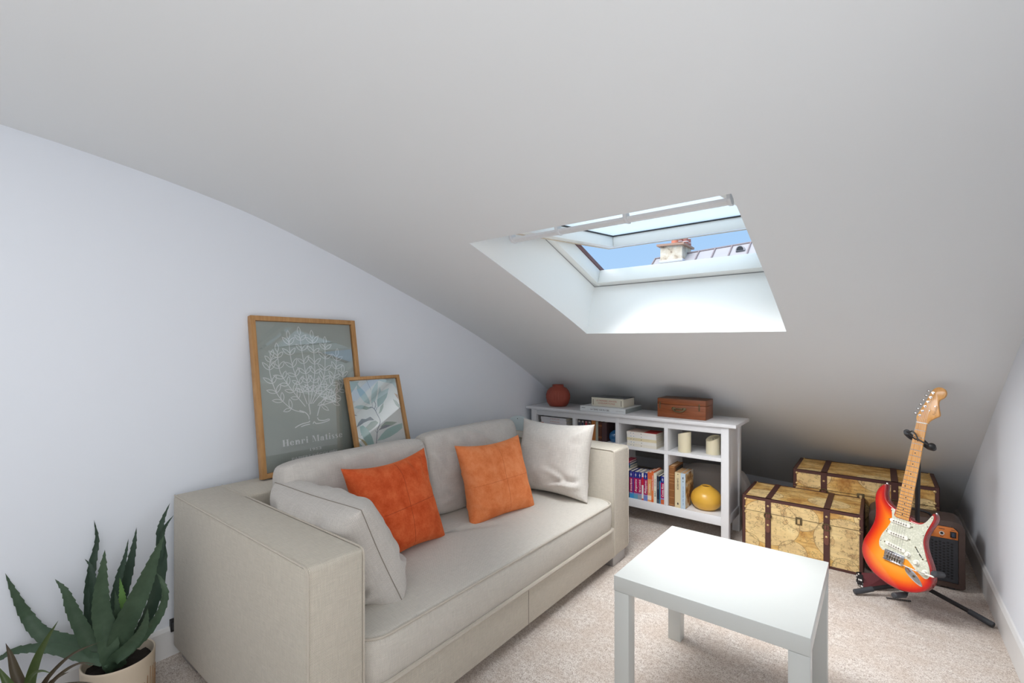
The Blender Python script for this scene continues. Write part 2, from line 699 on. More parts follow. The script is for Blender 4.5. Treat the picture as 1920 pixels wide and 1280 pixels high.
def pchip(xs, ys):
    xs = np.array(xs, float)
    ys = np.array(ys, float)
    hh = np.diff(xs)
    dl = np.diff(ys) / hh
    m = np.zeros_like(xs)
    m[1:-1] = np.where(dl[:-1] * dl[1:] > 0, 2 * dl[:-1] * dl[1:] / (dl[:-1] + dl[1:] + 1e-12), 0)
    m[0], m[-1] = dl[0], dl[-1]

    def f(x):
        k = int(np.clip(np.searchsorted(xs, x) - 1, 0, len(xs) - 2))
        t = (x - xs[k]) / hh[k]
        return float((2 * t ** 3 - 3 * t ** 2 + 1) * ys[k] + (t ** 3 - 2 * t ** 2 + t) * hh[k] * m[k] + (-2 * t ** 3 + 3 * t ** 2) * ys[k + 1] + (t ** 3 - t ** 2) * hh[k] * m[k + 1])
    return f

# ================================================================ THE ROOM
ZL = pchip([-3.1, -1, .17, .475, .86, 1.285, 1.793, 2.38, 2.85, 3.28, 3.8, 4.2, 4.7], [1.985, 1.965, 1.90, 1.868, 1.805, 1.69, 1.525, 1.315, 1.115, .90, .60, .34, .02])
ZR = pchip([-3.1, -1, .17, .475, .86, 1.285, 1.793, 2.38, 2.76, 3.275, 3.828, 4.19, 4.7], [1.985, 1.965, 1.90, 1.868, 1.805, 1.69, 1.528, 1.292, 1.08, .770, .428, .195, -.12])


def ceil_z(x, y):
    t = min(1.1, max(0.0, (x + 2.2) / 2.6)) ** 3        # the slope dips towards the right wall
    return (1 - t) * ZL(y) + t * ZR(y)


def wall_x(y):
    return -2.185 - 0.025 * (y - 0.6)


XR = 0.411
KNEE = 4.58
SX0, SX1, SY0, SY1 = -1.362, -0.335, 1.448, 2.456       # opening of the skylight in the ceiling

# floor
fl = G().add([(-2.5, -3.1, 0), (0.6, -3.1, 0), (0.6, 4.8, 0), (-2.5, 4.8, 0)], [(0, 1, 2, 3)]).build('floor', m_carpet)
tag(fl, 'beige pile carpet floor of the attic room', None, None, 'structure')

# ceiling with its opening
xs = sorted(set([-2.5, -2.3, -2.0, -1.7, SX0, -1.1, -0.85, -0.6, SX1, -0.2, -0.05, 0.1, 0.25, 0.35, 0.5]))
ys = sorted(set([-3.1, -2, -1, -0.5] + [round(-0.2 + 0.1 * i, 3) for i in range(49)] + [SY0, SY1]))
ys = [y for i, y in enumerate(ys) if y in (SY0, SY1) or min(abs(y - SY0), abs(y - SY1)) > 0.02]
g = G()
idx = {}
for i, x in enumerate(xs):
    for j, y in enumerate(ys):
        idx[i, j] = len(g.v)
        g.v.append((x, y, ceil_z(x, y)))
for i in range(len(xs) - 1):
    for j in range(len(ys) - 1):
        if xs[i] >= SX0 - 1e-6 and xs[i + 1] <= SX1 + 1e-6 and ys[j] >= SY0 - 1e-6 and ys[j + 1] <= SY1 + 1e-6:
            continue
        g.f.append((idx[i, j], idx[i, j + 1], idx[i + 1, j + 1], idx[i + 1, j]))
        g.mi.append(0)
ce = g.build('ceiling', m_ceil, smooth=True, angle=60)
tag(ce, 'pale grey curved mansard ceiling falling to the floor', None, None, 'structure')

# walls
def side_wall(name, xf, label):
    g = G()
    yy = [-3.1 + 0.1 * i for i in range(80)]
    n = len(yy)
    for y in yy:
        x = xf(y)
        g.v += [(x, y, -0.02), (x, y, max(0.0, ceil_z(x, y) + 0.015))]
    for i in range(n - 1):
        g.f.append((2 * i, 2 * i + 2, 2 * i + 3, 2 * i + 1))
        g.mi.append(0)
    o = g.build(name, m_wall)
    tag(o, label, None, None, 'structure')


side_wall('wall_left', wall_x, 'white left wall with the curved ceiling edge')
side_wall('wall_right', lambda y: XR, 'white right wall beside the guitar')
o = G().add([(-2.6, -3.0, -.02), (.6, -3.0, -.02), (.6, -3.0, 2.1), (-2.6, -3.0, 2.1)], [(0, 1, 2, 3)]).build('wall_back', m_wall)
tag(o, 'white wall at the other end of the room', None, None, 'structure')
o = G().add([(-2.6, KNEE, -.02), (.6, KNEE, -.02), (.6, KNEE, .4), (-2.6, KNEE, .4)], [(0, 1, 2, 3)]).build('wall_front', m_wall)
tag(o, 'low white knee wall under the ceiling slope', None, None, 'structure')

# baseboards
g = G()
prof = [(0, 0), (0.013, 0), (0.013, 0.100), (0.006, 0.112), (0, 0.114)]
g.prism(prof, -2.95, KNEE, lambda u, v, w: (wall_x(w) + u, w, v))
tag(g.build('baseboard_left', m_base), 'white baseboard along the left wall', None, None, 'structure')
g = G()
prof = [(0, 0), (0.013, 0), (0.013, 0.112), (0.006, 0.125), (0, 0.127)]
g.prism(prof, -2.95, KNEE, lambda u, v, w: (XR - u, w, v))
tag(g.build('baseboard_right', m_base), 'white baseboard along the right wall', None, None, 'structure')

# ---------------------------------------------------------------- skylight
FY, FZ, PT = 2.553, 1.571, math.radians(19.8)           # lower inner corner of the window frame and the roof pitch


def roofp(x, s, n_):
    """point of the roof window: s metres up the slope from the lower corner, n_ metres out along its normal"""
    return (x, FY - s * math.cos(PT) + n_ * math.sin(PT), FZ + s * math.sin(PT) + n_ * math.cos(PT))


SLEN = 1.03
reveal = G()
yy = [SY0 + (SY1 - SY0) * i / 16 for i in range(17)]
top = roofp(0, SLEN, 0)
bot = roofp(0, 0, 0)
for x in (SX0, SX1):
    vs = [(x, y, ceil_z(x, y)) for y in yy]
    up = [(x, bot[1] + (top[1] - bot[1]) * (1 - i / 16), bot[2] + (top[2] - bot[2]) * (1 - i / 16)) for i in range(17)]
    fs = [(i, i + 1, 17 + i + 1, 17 + i) for i in range(16)]
    reveal.add(vs + up, fs)
for (y, b) in ((SY0, top), (SY1, bot)):
    reveal.add([(SX0, y, ceil_z(SX0, y)), (SX1, y, ceil_z(SX1, y)), (SX1, b[1], b[2]), (SX0, b[1], b[2])], [(0, 1, 2, 3)])
win = thing('window_1', 'white roof window standing open in the curved ceiling', None, (-.85, 2.1, 1.7), kind='structure')
reveal.build('window_reveal', m_reveal, win, label='white plastered lining around the skylight')
m_wframe = plain('white_window_paint', (236, 238, 236), 0.35, 0.01)
m_wgrey = plain('light_grey_trim', (224, 226, 229), 0.4, 0.03)
m_gasket = plain('gasket', (40, 42, 46), 0.7)
m_flash = plain('maroon_flashing', (112, 78, 78), 0.5, 0.1)


def slope_box(g, x0, x1, s0, s1, n0, n1):
    vs = [roofp(x, s, q) for q in (n0, n1) for (x, s) in ((x0, s0), (x1, s0), (x1, s1), (x0, s1))]
    return g.add(vs, [(0, 3, 2, 1), (4, 5, 6, 7), (0, 1, 5, 4), (1, 2, 6, 5), (2, 3, 7, 6), (3, 0, 4, 7)])


W = 0.042
for (a, b, s0, s1) in ((SX0, SX0 + W, 0, SLEN), (SX1 - W, SX1, 0, SLEN), (SX0 + W, SX1 - W, -0.0, W), (SX0 + W, SX1 - W, SLEN - W, SLEN)):
    slope_box(G(), a, b, s0, s1, 0.0, 0.085).build('frame_rail', m_wframe, win, bevel=0.003)
g = G()
for (a, b, s0, s1) in ((SX0 - 0.05, SX0 + W + 0.004, -0.05, SLEN + .05), (SX1 - W - .004, SX1 + 0.05, -0.05, SLEN + .05), (SX0 + W, SX1 - W, SLEN - W, SLEN + 0.05)):
    slope_box(g, a, b, s0, s1, 0.087, 0.112)
g.build('flashing', m_flash, win, bevel=0.004)
g = G()
slope_box(g, SX0, SX1, -0.004, 0.0005, -0.004, 0.0015)
slope_box(g, SX0 - .002, SX0 + .0012, 0, SLEN, -0.003, 0.002)
g.build('reveal_groove', plain('groove_grey', (150, 152, 154), .8), win)
# roof around the window outside
m_zinc = plain('zinc', (176, 171, 171), 0.45, 0.05, 6)

# the sash, swung about its middle
PIV = Vector(roofp(0, SLEN * 0.5, 0.045))
SA = math.radians(5.3)
SH = 0.565


def sash(x, s, q):
    """s along the sash from pivot towards its outer lower end, q along its upper normal"""
    return (x, PIV.y + s * math.cos(SA) - q * math.sin(SA), PIV.z + s * math.sin(SA) + q * math.cos(SA))


def sash_box(g, x0, x1, s0, s1, n0, n1):
    vs = [sash(x, s, q) for q in (n0, n1) for (x, s) in ((x0, s0), (x1, s0), (x1, s1), (x0, s1))]
    return g.add(vs, [(0, 3, 2, 1), (4, 5, 6, 7), (0, 1, 5, 4), (1, 2, 6, 5), (2, 3, 7, 6), (3, 0, 4, 7)])


A0, A1 = SX0 + W + 0.006, SX1 - W - 0.006
RW = 0.055
sash_o = G()
for (a, b, s0, s1) in ((A0, A0 + RW, -SH + 0.07, SH), (A1 - RW, A1, -SH + 0.07, SH), (A0 + RW, A1 - RW, SH - RW, SH), (A0 + RW, A1 - RW, -SH + 0.07, -SH + RW + 0.07)):
    sash_box(G(), a, b, s0, s1, -0.030, 0.034).build('sash_rail', m_wframe, win, bevel=0.004)
g = G()
for (a, b, s0, s1) in ((A0, A1, SH - 0.004, SH + 0.003), (A0 - .003, A0 + 0.006, -SH + .07, SH), (A1 - 0.006, A1 + .003, -SH + .07, SH)):
    sash_box(g, a, b, s0, s1, -0.033, -0.030)
g.build('timber_edge', plain('pale_timber', (214, 200, 180), 0.6), win)
g = G()
t = 0.005
for (a, b, s0, s1) in ((A0 + RW, A0 + RW + t, -SH + RW + .07, SH - RW), (A1 - RW - t, A1 - RW, -SH + RW + .07, SH - RW), (A0 + RW, A1 - RW, SH - RW - t, SH - RW)):
    sash_box(g, a, b, s0, s1, 0.029, 0.036)
g.build('gasket', m_gasket, win)
g = G()
sash_box(g, A0 + RW, A1 - RW, -SH + RW + .07, SH - RW, 0.036, 0.042)
g.build('pane', m_skyglass, win)
# control bar of the sash
rail = G()
by, bz = 1.655, 1.697
prof = [(-0.024, -0.012), (-0.021, -0.021), (-0.006, -0.027), (0.012, -0.027), (0.014, -0.021), (-0.002, -0.019), (-0.014, -0.010)]
rail.prism(prof, -1.285, -0.385, lambda u, v, w: (w, by + u, bz + v))
rail = rail.build('control_bar', m_wgrey, win)
for x in (-1.284, -1.045, -0.745, -0.385):
    G().prism([(-0.034, 0.012), (-0.030, -0.018), (-0.010, -0.031), (0.016, -0.030), (0.022, -0.018), (0.002, 0.004), (-0.01, 0.035), (-0.03, 0.035)], x - 0.006, x + 0.006, lambda u, v, w: (w, by + u, bz + v)).build('bar_bracket', m_wgrey, rail, bevel=0.001)

# socket by the sofa
so = thing('wall_socket', 'small black wall socket on the baseboard left of the sofa', 'socket', (-2.172, 0.629, 0.117))
bx('plate', m_black, so, -2.186, -2.166, 0.620, 0.640, 0.094, 0.139, 0.002)
bx('insert', plain('grey_plastic', (70, 72, 74), 0.4), so, -2.167, -2.164, 0.624, 0.636, 0.102, 0.131, 0.001)

# ================================================================ OUTSIDE
m_ridge = plain('ridge_metal', (142, 128, 128), 0.6)
ho = thing('neighbouring_house', 'house across the street with pale zinc roof and stone chimney', 'house', (-3.6, 12, 0))
m_render = plain('render', (214, 206, 196), 0.9)
RP = math.radians(38)
bx('wall', m_render, ho, -12, 4, 9.6, 14.0, -7, 1.45, 0.0)


def roof_pt(x, s, lift=0.0, low=0.0):
    zr = 3.579 + (x + 3.786) * 0.048 - low
    return (x, 12.0 - s * math.cos(RP) - lift * math.sin(RP), zr - s * math.sin(RP) + lift * math.cos(RP))


seams = [-4.62, -4.25, -3.88, -3.51, -3.13, -2.75, -2.35, -1.95, -1.5, -1.0]
for a, b in zip(seams[:-1], seams[1:]):
    low = 0.0
    G().add([roof_pt(a + .012, 0), roof_pt(b - .012, 0), roof_pt(b - .012, 3.0), roof_pt(a + .012, 3.0)], [(0, 1, 2, 3)]).build('zinc_panel', m_zinc, ho)
for a in seams:
    G().add([roof_pt(a - .014, 0, -.01), roof_pt(a + .014, 0, -.01), roof_pt(a + .014, 3, -.01), roof_pt(a - .014, 3, -.01), roof_pt(a - .014, 0, .03), roof_pt(a + .014, 0, .03), roof_pt(a + .014, 3, .03), roof_pt(a - .014, 3, .03)],
            [(0, 3, 2, 1), (4, 5, 6, 7), (0, 1, 5, 4), (1, 2, 6, 5), (2, 3, 7, 6), (3, 0, 4, 7)]).build('standing_seam', m_ridge, ho)
G().tube([roof_pt(-4.6, 0, .01), roof_pt(-1.0, 0, .01)], 0.022, 8).build('ridge_cap', m_ridge, ho)
# lower roof left of the chimney
G().add([(-9.5, 12, 3.29), (-4.60, 12, 3.365), (-4.60, 9.6, 1.5), (-9.5, 9.6, 1.42)], [(0, 1, 2, 3)]).build('lower_roof', m_zinc, ho)
G().tube([(-9.5, 12, 3.29), (-4.5, 12, 3.366)], 0.025, 6).build('lower_ridge', m_ridge, ho)
g = G()
for i in range(60):
    x = -7.4 + i * 0.048
    g.tube([(x, 11.985, 3.322 + (x + 7.4) * .0153), (x, 11.85, 3.20 + (x + 7.4) * .0153)], 0.014, 6)
g.build('ridge_tile', plain('ridge_tile_clay', (196, 178, 176), 0.8), ho, kind='stuff')
# end gable of the upper roof
G().add([roof_pt(-4.62, 0), roof_pt(-4.62, 3.0), (-4.62, 9.6, 0.8), (-4.62, 12.0, 0.8)], [(0, 1, 2, 3)]).build('gable', m_zinc, ho)
# hatch vent
g = G()
c = Vector(roof_pt(-2.52, 0.28, 0.0))
poly = [(0.10 * math.cos(t), 0.12 * math.sin(t)) for t in [PI * i / 10 for i in range(11)]]
g.prism(poly, 0, 0.22, lambda u, v, w: (c.x + u, c.y - 0.10 + w, c.z - 0.03 + v))
vent = g.build('roof_vent', m_zinc, ho)
G().prism([(0.075 * math.cos(t), 0.09 * math.sin(t)) for t in [PI * i / 10 for i in range(11)]], 0, .01, lambda u, v, w: (c.x + u, c.y - 0.11 + w, c.z - 0.02 + v)).build('vent_opening', m_gasket, vent)

n = NT('weathered_stone')
v = n.coord()
n.base(n.ramp(n.noise(v, 5, 5, 0.65), [(0.34, lin(140, 118, 100)), (0.46, lin(206, 190, 166)), (0.62, lin(218, 208, 190)), (0.74, lin(206, 178, 144))]))
n.set(Roughness=0.95)
n.bump(n.noise(v, 12, 4), 0.5, 0.03)
m_stone = n.m
chim = ho
bx('chimney_stack', m_stone, chim, -4.35, -3.80, 11.6, 12.3, 2.4, 3.76, 0.02)
G().add([(-4.42, 11.54, 3.76), (-3.74, 11.54, 3.73), (-3.74, 12.36, 3.73), (-4.42, 12.36, 3.76), (-4.42, 11.54, 3.81), (-3.74, 11.54, 3.78), (-3.74, 12.36, 3.78), (-4.42, 12.36, 3.81)],
        [(0, 3, 2, 1), (4, 5, 6, 7), (0, 1, 5, 4), (1, 2, 6, 5), (2, 3, 7, 6), (3, 0, 4, 7)]).build('cap_slab', plain('cap_stone', (176, 142, 122), 0.9), chim)
bx('lead_collar', plain('lead', (206, 206, 212), 0.5), chim, -4.37, -3.78, 11.57, 12.32, 3.34, 3.40, 0.01)
bx('foot_flashing', plain('lead2', (222, 220, 224), 0.5), chim, -4.44, -3.72, 11.45, 12.1, 2.4, 3.27, 0.02)
m_terra = plain('terracotta', (214, 132, 104), 0.8, 0.15, 12)
m_terra2 = plain('terracotta_dark', (170, 112, 100), 0.8, 0.2, 12)
m_potrim = plain('white_pot_rim', (236, 232, 230), 0.7)
for i, (x, y, r, hh) in enumerate(((-4.02, 11.72, .085, .27), (-3.98, 12.0, .075, .26), (-3.98, 12.24, .075, .24), (-3.84, 11.98, .07, .20), (-3.84, 12.2, .07, .19))):
    p = G().lathe([(r, 0), (r * .92, hh * .6), (r * .85, hh), (r * .6, hh), (r * .6, hh - .02), (0, hh - .02)], (x, y, 3.785), 14).build('chimney_pot', m_terra if i == 0 else m_terra2, chim, smooth=True)
    G().lathe([(r * .9, hh * .40), (r * 1.06, hh * .40), (r * 1.06, hh * .48), (r * .9, hh * .48)], (x, y, 3.785), 14).build('pot_band', m_potrim, p, smooth=True)
    G().lathe([(r * .7, hh * .97), (r * 1.0, hh * .97), (r * 1.0, hh * 1.05), (r * .7, hh * 1.05)], (x, y, 3.785), 14).build('pot_rim', m_potrim, p, smooth=True)

# ================================================================ SOFA
SX, SFX = -2.135, -1.14          # back and front of the sofa
SYA, SYB = 0.617, 2.547
ARM = 0.168
STOP, SBOT = 0.637, 0.055
so = thing('sofa', 'taupe woven fabric two-seat sofa with box arms against the left wall', 'sofa', (-1.64, 1.58, 0))
bx('arm', m_sofa, so, SX, SFX, SYA, SYA + ARM, SBOT, STOP, 0.014, seg=3, uv=True)
bx('arm', m_sofa, so, SX, SFX, SYB - ARM - .012, SYB, SBOT, STOP, 0.014, seg=3, uv=True)
bx('backrest', m_sofa, so, SX, -1.895, SYA + ARM - .03, SYB - ARM + .03, SBOT, STOP - 0.0015, 0.012, seg=3, uv=True)
bx('base', m_sofa, so, -1.92, SFX - 0.002, SYA + ARM - .01, SYB - ARM + .01, SBOT, 0.214, 0.006, uv=True)
# welted seams of the arms
for y0, y1 in ((SYA, SYA + ARM), (SYB - ARM - .012, SYB)):
    g = G()
    for yy in (y0 + 0.002, y1 - 0.002):
        s = -1 if yy < (y0 + y1) / 2 else 1
        xs_ = SFX + 0.0005
        g.tube([(xs_ - .002, yy, SBOT + .01), (xs_ - .002, yy, STOP - 0.016), (xs_ - .008, yy, STOP - .006), (xs_ - 0.018, yy, STOP - .001), (SX + 0.016, yy, STOP - .001)], 0.0032, 6)
    g.build('arm_piping', m_pipe, so, smooth=True, uv=True)
G().tube([(SFX - .001, 1.57, SBOT + .004), (SFX - .001, 1.57, 0.212)], 0.0012, 5).build('front_seam', m_seam, so)
for x in (SX + 0.0, -1.30):
    for y in (SYA + 0.03, SYB - 0.18):
        g = G().box(x, x + 0.15, y, y + 0.15, 0.0, 0.056)
        g.build('foot', m_alu, so, bevel=0.002)

# seat cushion: rounded block with welts and a softly creased top
def plan(inset, n=200):
    x0, x1, y0, y1 = -1.895 + inset, SFX + 0.006 - inset, SYA + ARM + 0.004 + inset, SYB - ARM - .016 - inset
    r = max(0.015, 0.075 - inset)
    pts = []
    def arc(cx, cy, a0, rr):
        for i in range(9):
            a = a0 + PI / 2 * i / 8
            pts.append((cx + rr * math.cos(a), cy + rr * math.sin(a)))
    rb = 0.02
    arc(x1 - r, y1 - r, 0, r)
    arc(x0 + rb, y1 - rb, PI / 2, rb)
    arc(x0 + rb, y0 + rb, PI, rb)
    arc(x1 - r, y0 + r, 1.5 * PI, r)
    # resample evenly
    P = pts + [pts[0]]
    L = [0]
    for a, b in zip(P[:-1], P[1:]):
        L.append(L[-1] + math.hypot(b[0] - a[0], b[1] - a[1]))
    out = []
    for k in range(n):
        d = L[-1] * k / n
        i = max(0, min(len(P) - 2, int(np.searchsorted(L, d, 'right') - 1)))
        t = (d - L[i]) / max(1e-9, L[i + 1] - L[i])
        out.append((P[i][0] + (P[i + 1][0] - P[i][0]) * t, P[i][1] + (P[i + 1][1] - P[i][1]) * t))
    return out


def seat_crease(x, y):
    # shallow drag folds near the middle of the seat
    z = 0
    for (cx, cy, ln, ang, amp, wd) in ((-1.50, 1.50, .22, 1.15, .0095, .012), (-1.46, 1.56, .22, 1.1, .0080, .011), (-1.53, 1.43, .20, 1.2, .0080, .012), (-1.42, 1.62, .18, 1.05, .0060, .011), (-1.45, 1.36, .16, 1.3, .0030, .012), (-1.38, 1.70, .14, 1.0, .003, .010)):
        dx, dy = x - cx, y - cy
        a = dx * math.cos(ang) + dy * math.sin(ang)
        b = -dx * math.sin(ang) + dy * math.cos(ang)
        z -= amp * math.exp(-(a / ln) ** 2 * 4) * math.exp(-(b / wd) ** 2)
    return z


NP = 200
g = G()
levels = [(0.020, 0.214), (0.006, 0.217), (0.0, 0.226), (-0.004, 0.26), (-0.006, 0.29), (-0.004, 0.32), (0.0, 0.345), (0.004, 0.356), (0.012, 0.362)]
rings = []
for ins, z in levels:
    rings.append([(x, y, z + (0.002 * mnoise.noise(Vector((x * 9, y * 9, z * 20)))) ) for x, y in plan(ins)])
for k in range(1, 26):
    t = k / 26
    ins = 0.012 + t * 0.36
    base_ring = plan(0.012)
    cx = -1.52
    ring = []
    for x, y in base_ring:
        yc = min(max(y, SYA + ARM + 0.38), SYB - ARM - 0.38)
        X, Y = x + (cx - x) * t, y + (yc - y) * t
        dome = 0.026 * (1 - (1 - t) ** 2.2)
        ring.append((X, Y, 0.362 + dome + seat_crease(X, Y) + 0.0025 * mnoise.noise(Vector((X * 5, Y * 5, 1)))))
    rings.append(ring)
for r in rings:
    g.v += r
for i in range(len(rings) - 1):
    for k in range(NP):
        g.f.append((i * NP + k, i * NP + (k + 1) % NP, (i + 1) * NP + (k + 1) % NP, (i + 1) * NP + k))
g.f.append(tuple(range(NP - 1, -1, -1)))
g.f.append(tuple((len(rings) - 1) * NP + k for k in range(NP)))
g.mi = [0] * len(g.f)
seat = g.build('seat_cushion', m_sofa2, so, smooth=True, uv=True, angle=60)
g = G()
g.tube([(x, y, 0.358) for x, y in plan(0.001)], 0.0042, 7, closed=True)
g.build('piping', m_pipe, seat, smooth=True, uv=True)
g = G()
g.tube([(x, y, 0.219) for x, y in plan(-0.003)], 0.0088, 8, closed=True)
g.build('piping', m_pipe, seat, smooth=True, uv=True)


# ================================================================ CUSHIONS
def pillow(name, label, group, M, w, h, t, mat, seed, pinch=0.05, power=0.5, wr=0.006, folds=(), seam=None, stitch=None, box=0.0, N=48, fat=1.0, corner=0.0):
    """M: matrix with local x = right, local z = up, local -y = outwards face, origin in the middle"""
    th = thing(name, label, 'cushion', mat=M, group=group)
    g = G()
    rnd = random.Random(seed)
    off = Vector((rnd.random() * 50, rnd.random() * 50, rnd.random() * 50))

    def pos(u, v, side):
        pu = pinch * (1 - v * v) * abs(u) ** 2
        pv = pinch * (1 - u * u) * abs(v) ** 2
        cr = corner * abs(u) ** 5 * abs(v) ** 5
        x = w / 2 * u * (1 - pu - cr * h / w)
        z = h / 2 * v * (1 - pv - cr)
        e = max(0.0, (1 - abs(u) ** 3.2)) * max(0.0, (1 - abs(v) ** 3.2))
        d = (t / 2) * e ** power + box * min(1, e * 6)
        # sag: fuller near the bottom
        d *= 1 + 0.12 * (-v) * fat
        em = min(1.0, e * 3.0)
        n1 = mnoise.noise(Vector((x * 9, z * 9, side * 3)) + off)
        n2 = mnoise.noise(Vector((x * 26, z * 20, side * 5)) + off)
        # pulls running in from the corners and sides
        ang = math.atan2(z, x)
        rad = math.hypot(u, v)
        pull = math.sin(ang * 14 + 5 * mnoise.noise(off + Vector((u * 2, v * 2, 0)))) * max(0, rad - 0.62) * 1.2
        d += em * (wr * (n1 * 1.2 + n2 * 0.5) + wr * 0.8 * pull)
        for (cu, cv, du, dv, amp, wd) in folds:
            L = math.hypot(du, dv)
            a = ((u - cu) * du + (v - cv) * dv) / L
            b = (-(u - cu) * dv + (v - cv) * du) / L
            b += 0.03 * math.sin(a * 7)
            fal = math.exp(-(a / L) ** 2)
            d += em * amp * fal * (math.exp(-(b / wd) ** 2) - 0.7 * math.exp(-((b - 1.6 * wd) / wd) ** 2))
        return (x, side * d, z)
    K = N + 1
    us = [math.sin((-1 + 2 * i / N) * PI / 2) * 0.85 + (-1 + 2 * i / N) * 0.15 for i in range(K)]
    for side in (-1, 1):
        o = len(g.v)
        for v in us:
            for u in us:
                g.v.append(pos(u, v, side))
        for j in range(N):
            for i in range(N):
                q = (o + j * K + i, o + j * K + i + 1, o + (j + 1) * K + i + 1, o + (j + 1) * K + i)
                g.f.append(q if side < 0 else q[::-1])
                g.mi.append(0)
    if box:
        # border strip
        per = [(i, 0) for i in range(N)] + [(N, j) for j in range(N)] + [(N - i, N) for i in range(N)] + [(0, N - j) for j in range(N)]
        for a, b in zip(per, per[1:] + per[:1]):
            ia, ib = a[1] * K + a[0], b[1] * K + b[0]
            g.f.append((ia, ib, K * K + ib, K * K + ia))
            g.mi.append(0)
    c = g.build('cover', mat, th, smooth=True, uv=True, angle=80, weld=True)
    if seam:
        per = [(u, -1) for u in us[:-1]] + [(1, v) for v in us[:-1]] + [(u, 1) for u in us[:0:-1]] + [(-1, v) for v in us[:0:-1]]
        pts = [pos(u, v, -1) for u, v in per]
        pts = [(p[0] * 1.003, 0 if not box else p[1], p[2] * 1.003) for p in pts]
        G().tube(pts, seam[1], 6, closed=True).build('seam', seam[0], th, smooth=True, uv=True)
    if stitch:
        gg = G()
        for line in (('v', 0.03), ('h', -0.06)):
            pts = []
            for k in range(60):
                a = -0.93 + 1.86 * k / 59
                p = pos(line[1] + 0.02 * math.sin(a * 3), a, -1) if line[0] == 'v' else pos(a, line[1] + 0.02 * math.sin(a * 2), -1)
                pts.append((p[0], p[1] - 0.0002, p[2]))
            gg.tube(pts, 0.0007, 5)
        gg.build('stitched_seam', stitch, th, smooth=True)
    return th


def cushion_matrix(bl, br, tl):
    """matrix whose front face has these world corners: bottom left, bottom right, top left (seen from the front)"""
    bl, br, tl = Vector(bl), Vector(br), Vector(tl)
    c = (br + tl) / 2
    return frame_matrix(c, br - bl, tl - bl)


pillow('back_cushion', 'big grey woven back cushion at the plant end of the sofa, under the framed prints', 'grey woven back cushions', cushion_matrix((-1.735, 0.85, 0.375), (-1.735, 1.545, 0.375), (-1.80, 0.85, 0.755)), 0.71, 0.41, 0.21, m_back, 3,
       pinch=0.02, power=0.22, wr=0.010, corner=0.10, seam=None, folds=((0.25, 0.55, 0.35, -0.5, 0.008, 0.05), (-0.8, 0.5, 0.25, -0.4, 0.008, 0.06)), fat=0.6)
pillow('back_cushion', 'big grey woven back cushion behind the lighter orange cushion, nearer the bookshelf', 'grey woven back cushions', cushion_matrix((-1.735, 1.545, 0.375), (-1.735, 2.26, 0.375), (-1.80, 1.545, 0.770)), 0.735, 0.42, 0.21, m_back, 11,
       pinch=0.02, power=0.22, wr=0.010, corner=0.10, seam=None, folds=((0.1, 0.6, 0.4, -0.3, 0.009, 0.05), (-0.85, 0.2, 0.2, -0.35, 0.012, 0.07), (-0.8, -0.3, 0.25, -0.2, 0.010, 0.06)), fat=0.6)
pillow('scatter_cushion', 'grey woven cushion leaning on the sofa arm next to the plants', None, cushion_matrix((-1.77, 0.985, 0.372), (-1.215, 0.985, 0.385), (-1.81, 0.85, 0.675)), 0.56, 0.38, 0.235, m_back, 21,
       pinch=0.05, power=0.38, wr=0.009, corner=0.03, seam=(m_seam, 0.0014), folds=((0.70, -0.66, 0.35, 0.22, 0.022, 0.08), (0.45, 0.35, 0.3, -0.4, 0.007, 0.12), (-0.5, 0.5, 0.3, -0.25, 0.007, 0.10)))
pillow('scatter_cushion', 'burnt orange suede cushion beside the grey cushion on the near arm', 'orange suede cushions', cushion_matrix((-1.475, 0.985, 0.372), (-1.495, 1.405, 0.378), (-1.60, 1.03, 0.735)), 0.43, 0.40, 0.15, m_suede1, 5,
       pinch=0.15, power=0.5, wr=0.005, stitch=plain('orange_stitch', (150, 58, 24), 0.9), folds=((0.3, 0.85, 0.1, -0.3, 0.010, 0.05), (0.65, 0.8, -0.1, -0.35, 0.010, 0.06), (-0.8, -0.2, 0.3, 0.1, 0.008, 0.06)))
pillow('scatter_cushion', 'lighter orange suede cushion in the middle of the sofa', 'orange suede cushions', cushion_matrix((-1.487, 1.612, 0.374), (-1.425, 2.005, 0.374), (-1.605, 1.612, 0.715)), 0.425, 0.39, 0.15, m_suede2, 8,
       pinch=0.12, power=0.5, wr=0.005, stitch=plain('pale_orange_stitch', (190, 96, 48), 0.9), folds=((-0.1, 0.9, 0.12, -0.2, 0.010, 0.05), (-0.8, -0.55, 0.3, -0.1, 0.010, 0.06), (-0.85, 0.3, 0.25, 0.05, 0.007, 0.05)))
pillow('scatter_cushion', 'pale linen cushion with a folded corner against the far sofa arm', None, cushion_matrix((-1.668, 2.205, 0.375), (-1.212, 2.205, 0.382), (-1.71, 2.295, 0.770)), 0.48, 0.415, 0.19, m_linen, 14,
       pinch=0.10, power=0.5, wr=0.006, folds=((0.62, -0.66, 0.42, 0.12, 0.026, 0.075), (0.45, -0.5, 0.35, -0.15, 0.010, 0.06), (0.8, 0.75, 0.2, 0.25, 0.010, 0.06)))

# ================================================================ FRAMED PRINTS
m_paper_g = plain('grey_green_paper', (180, 189, 182), 0.8, 0.01)
m_paper_w = plain('white_paper', (234, 238, 236), 0.8, 0.01)
m_ink_w = plain('white_ink', (250, 252, 252), 0.8, 0.01)


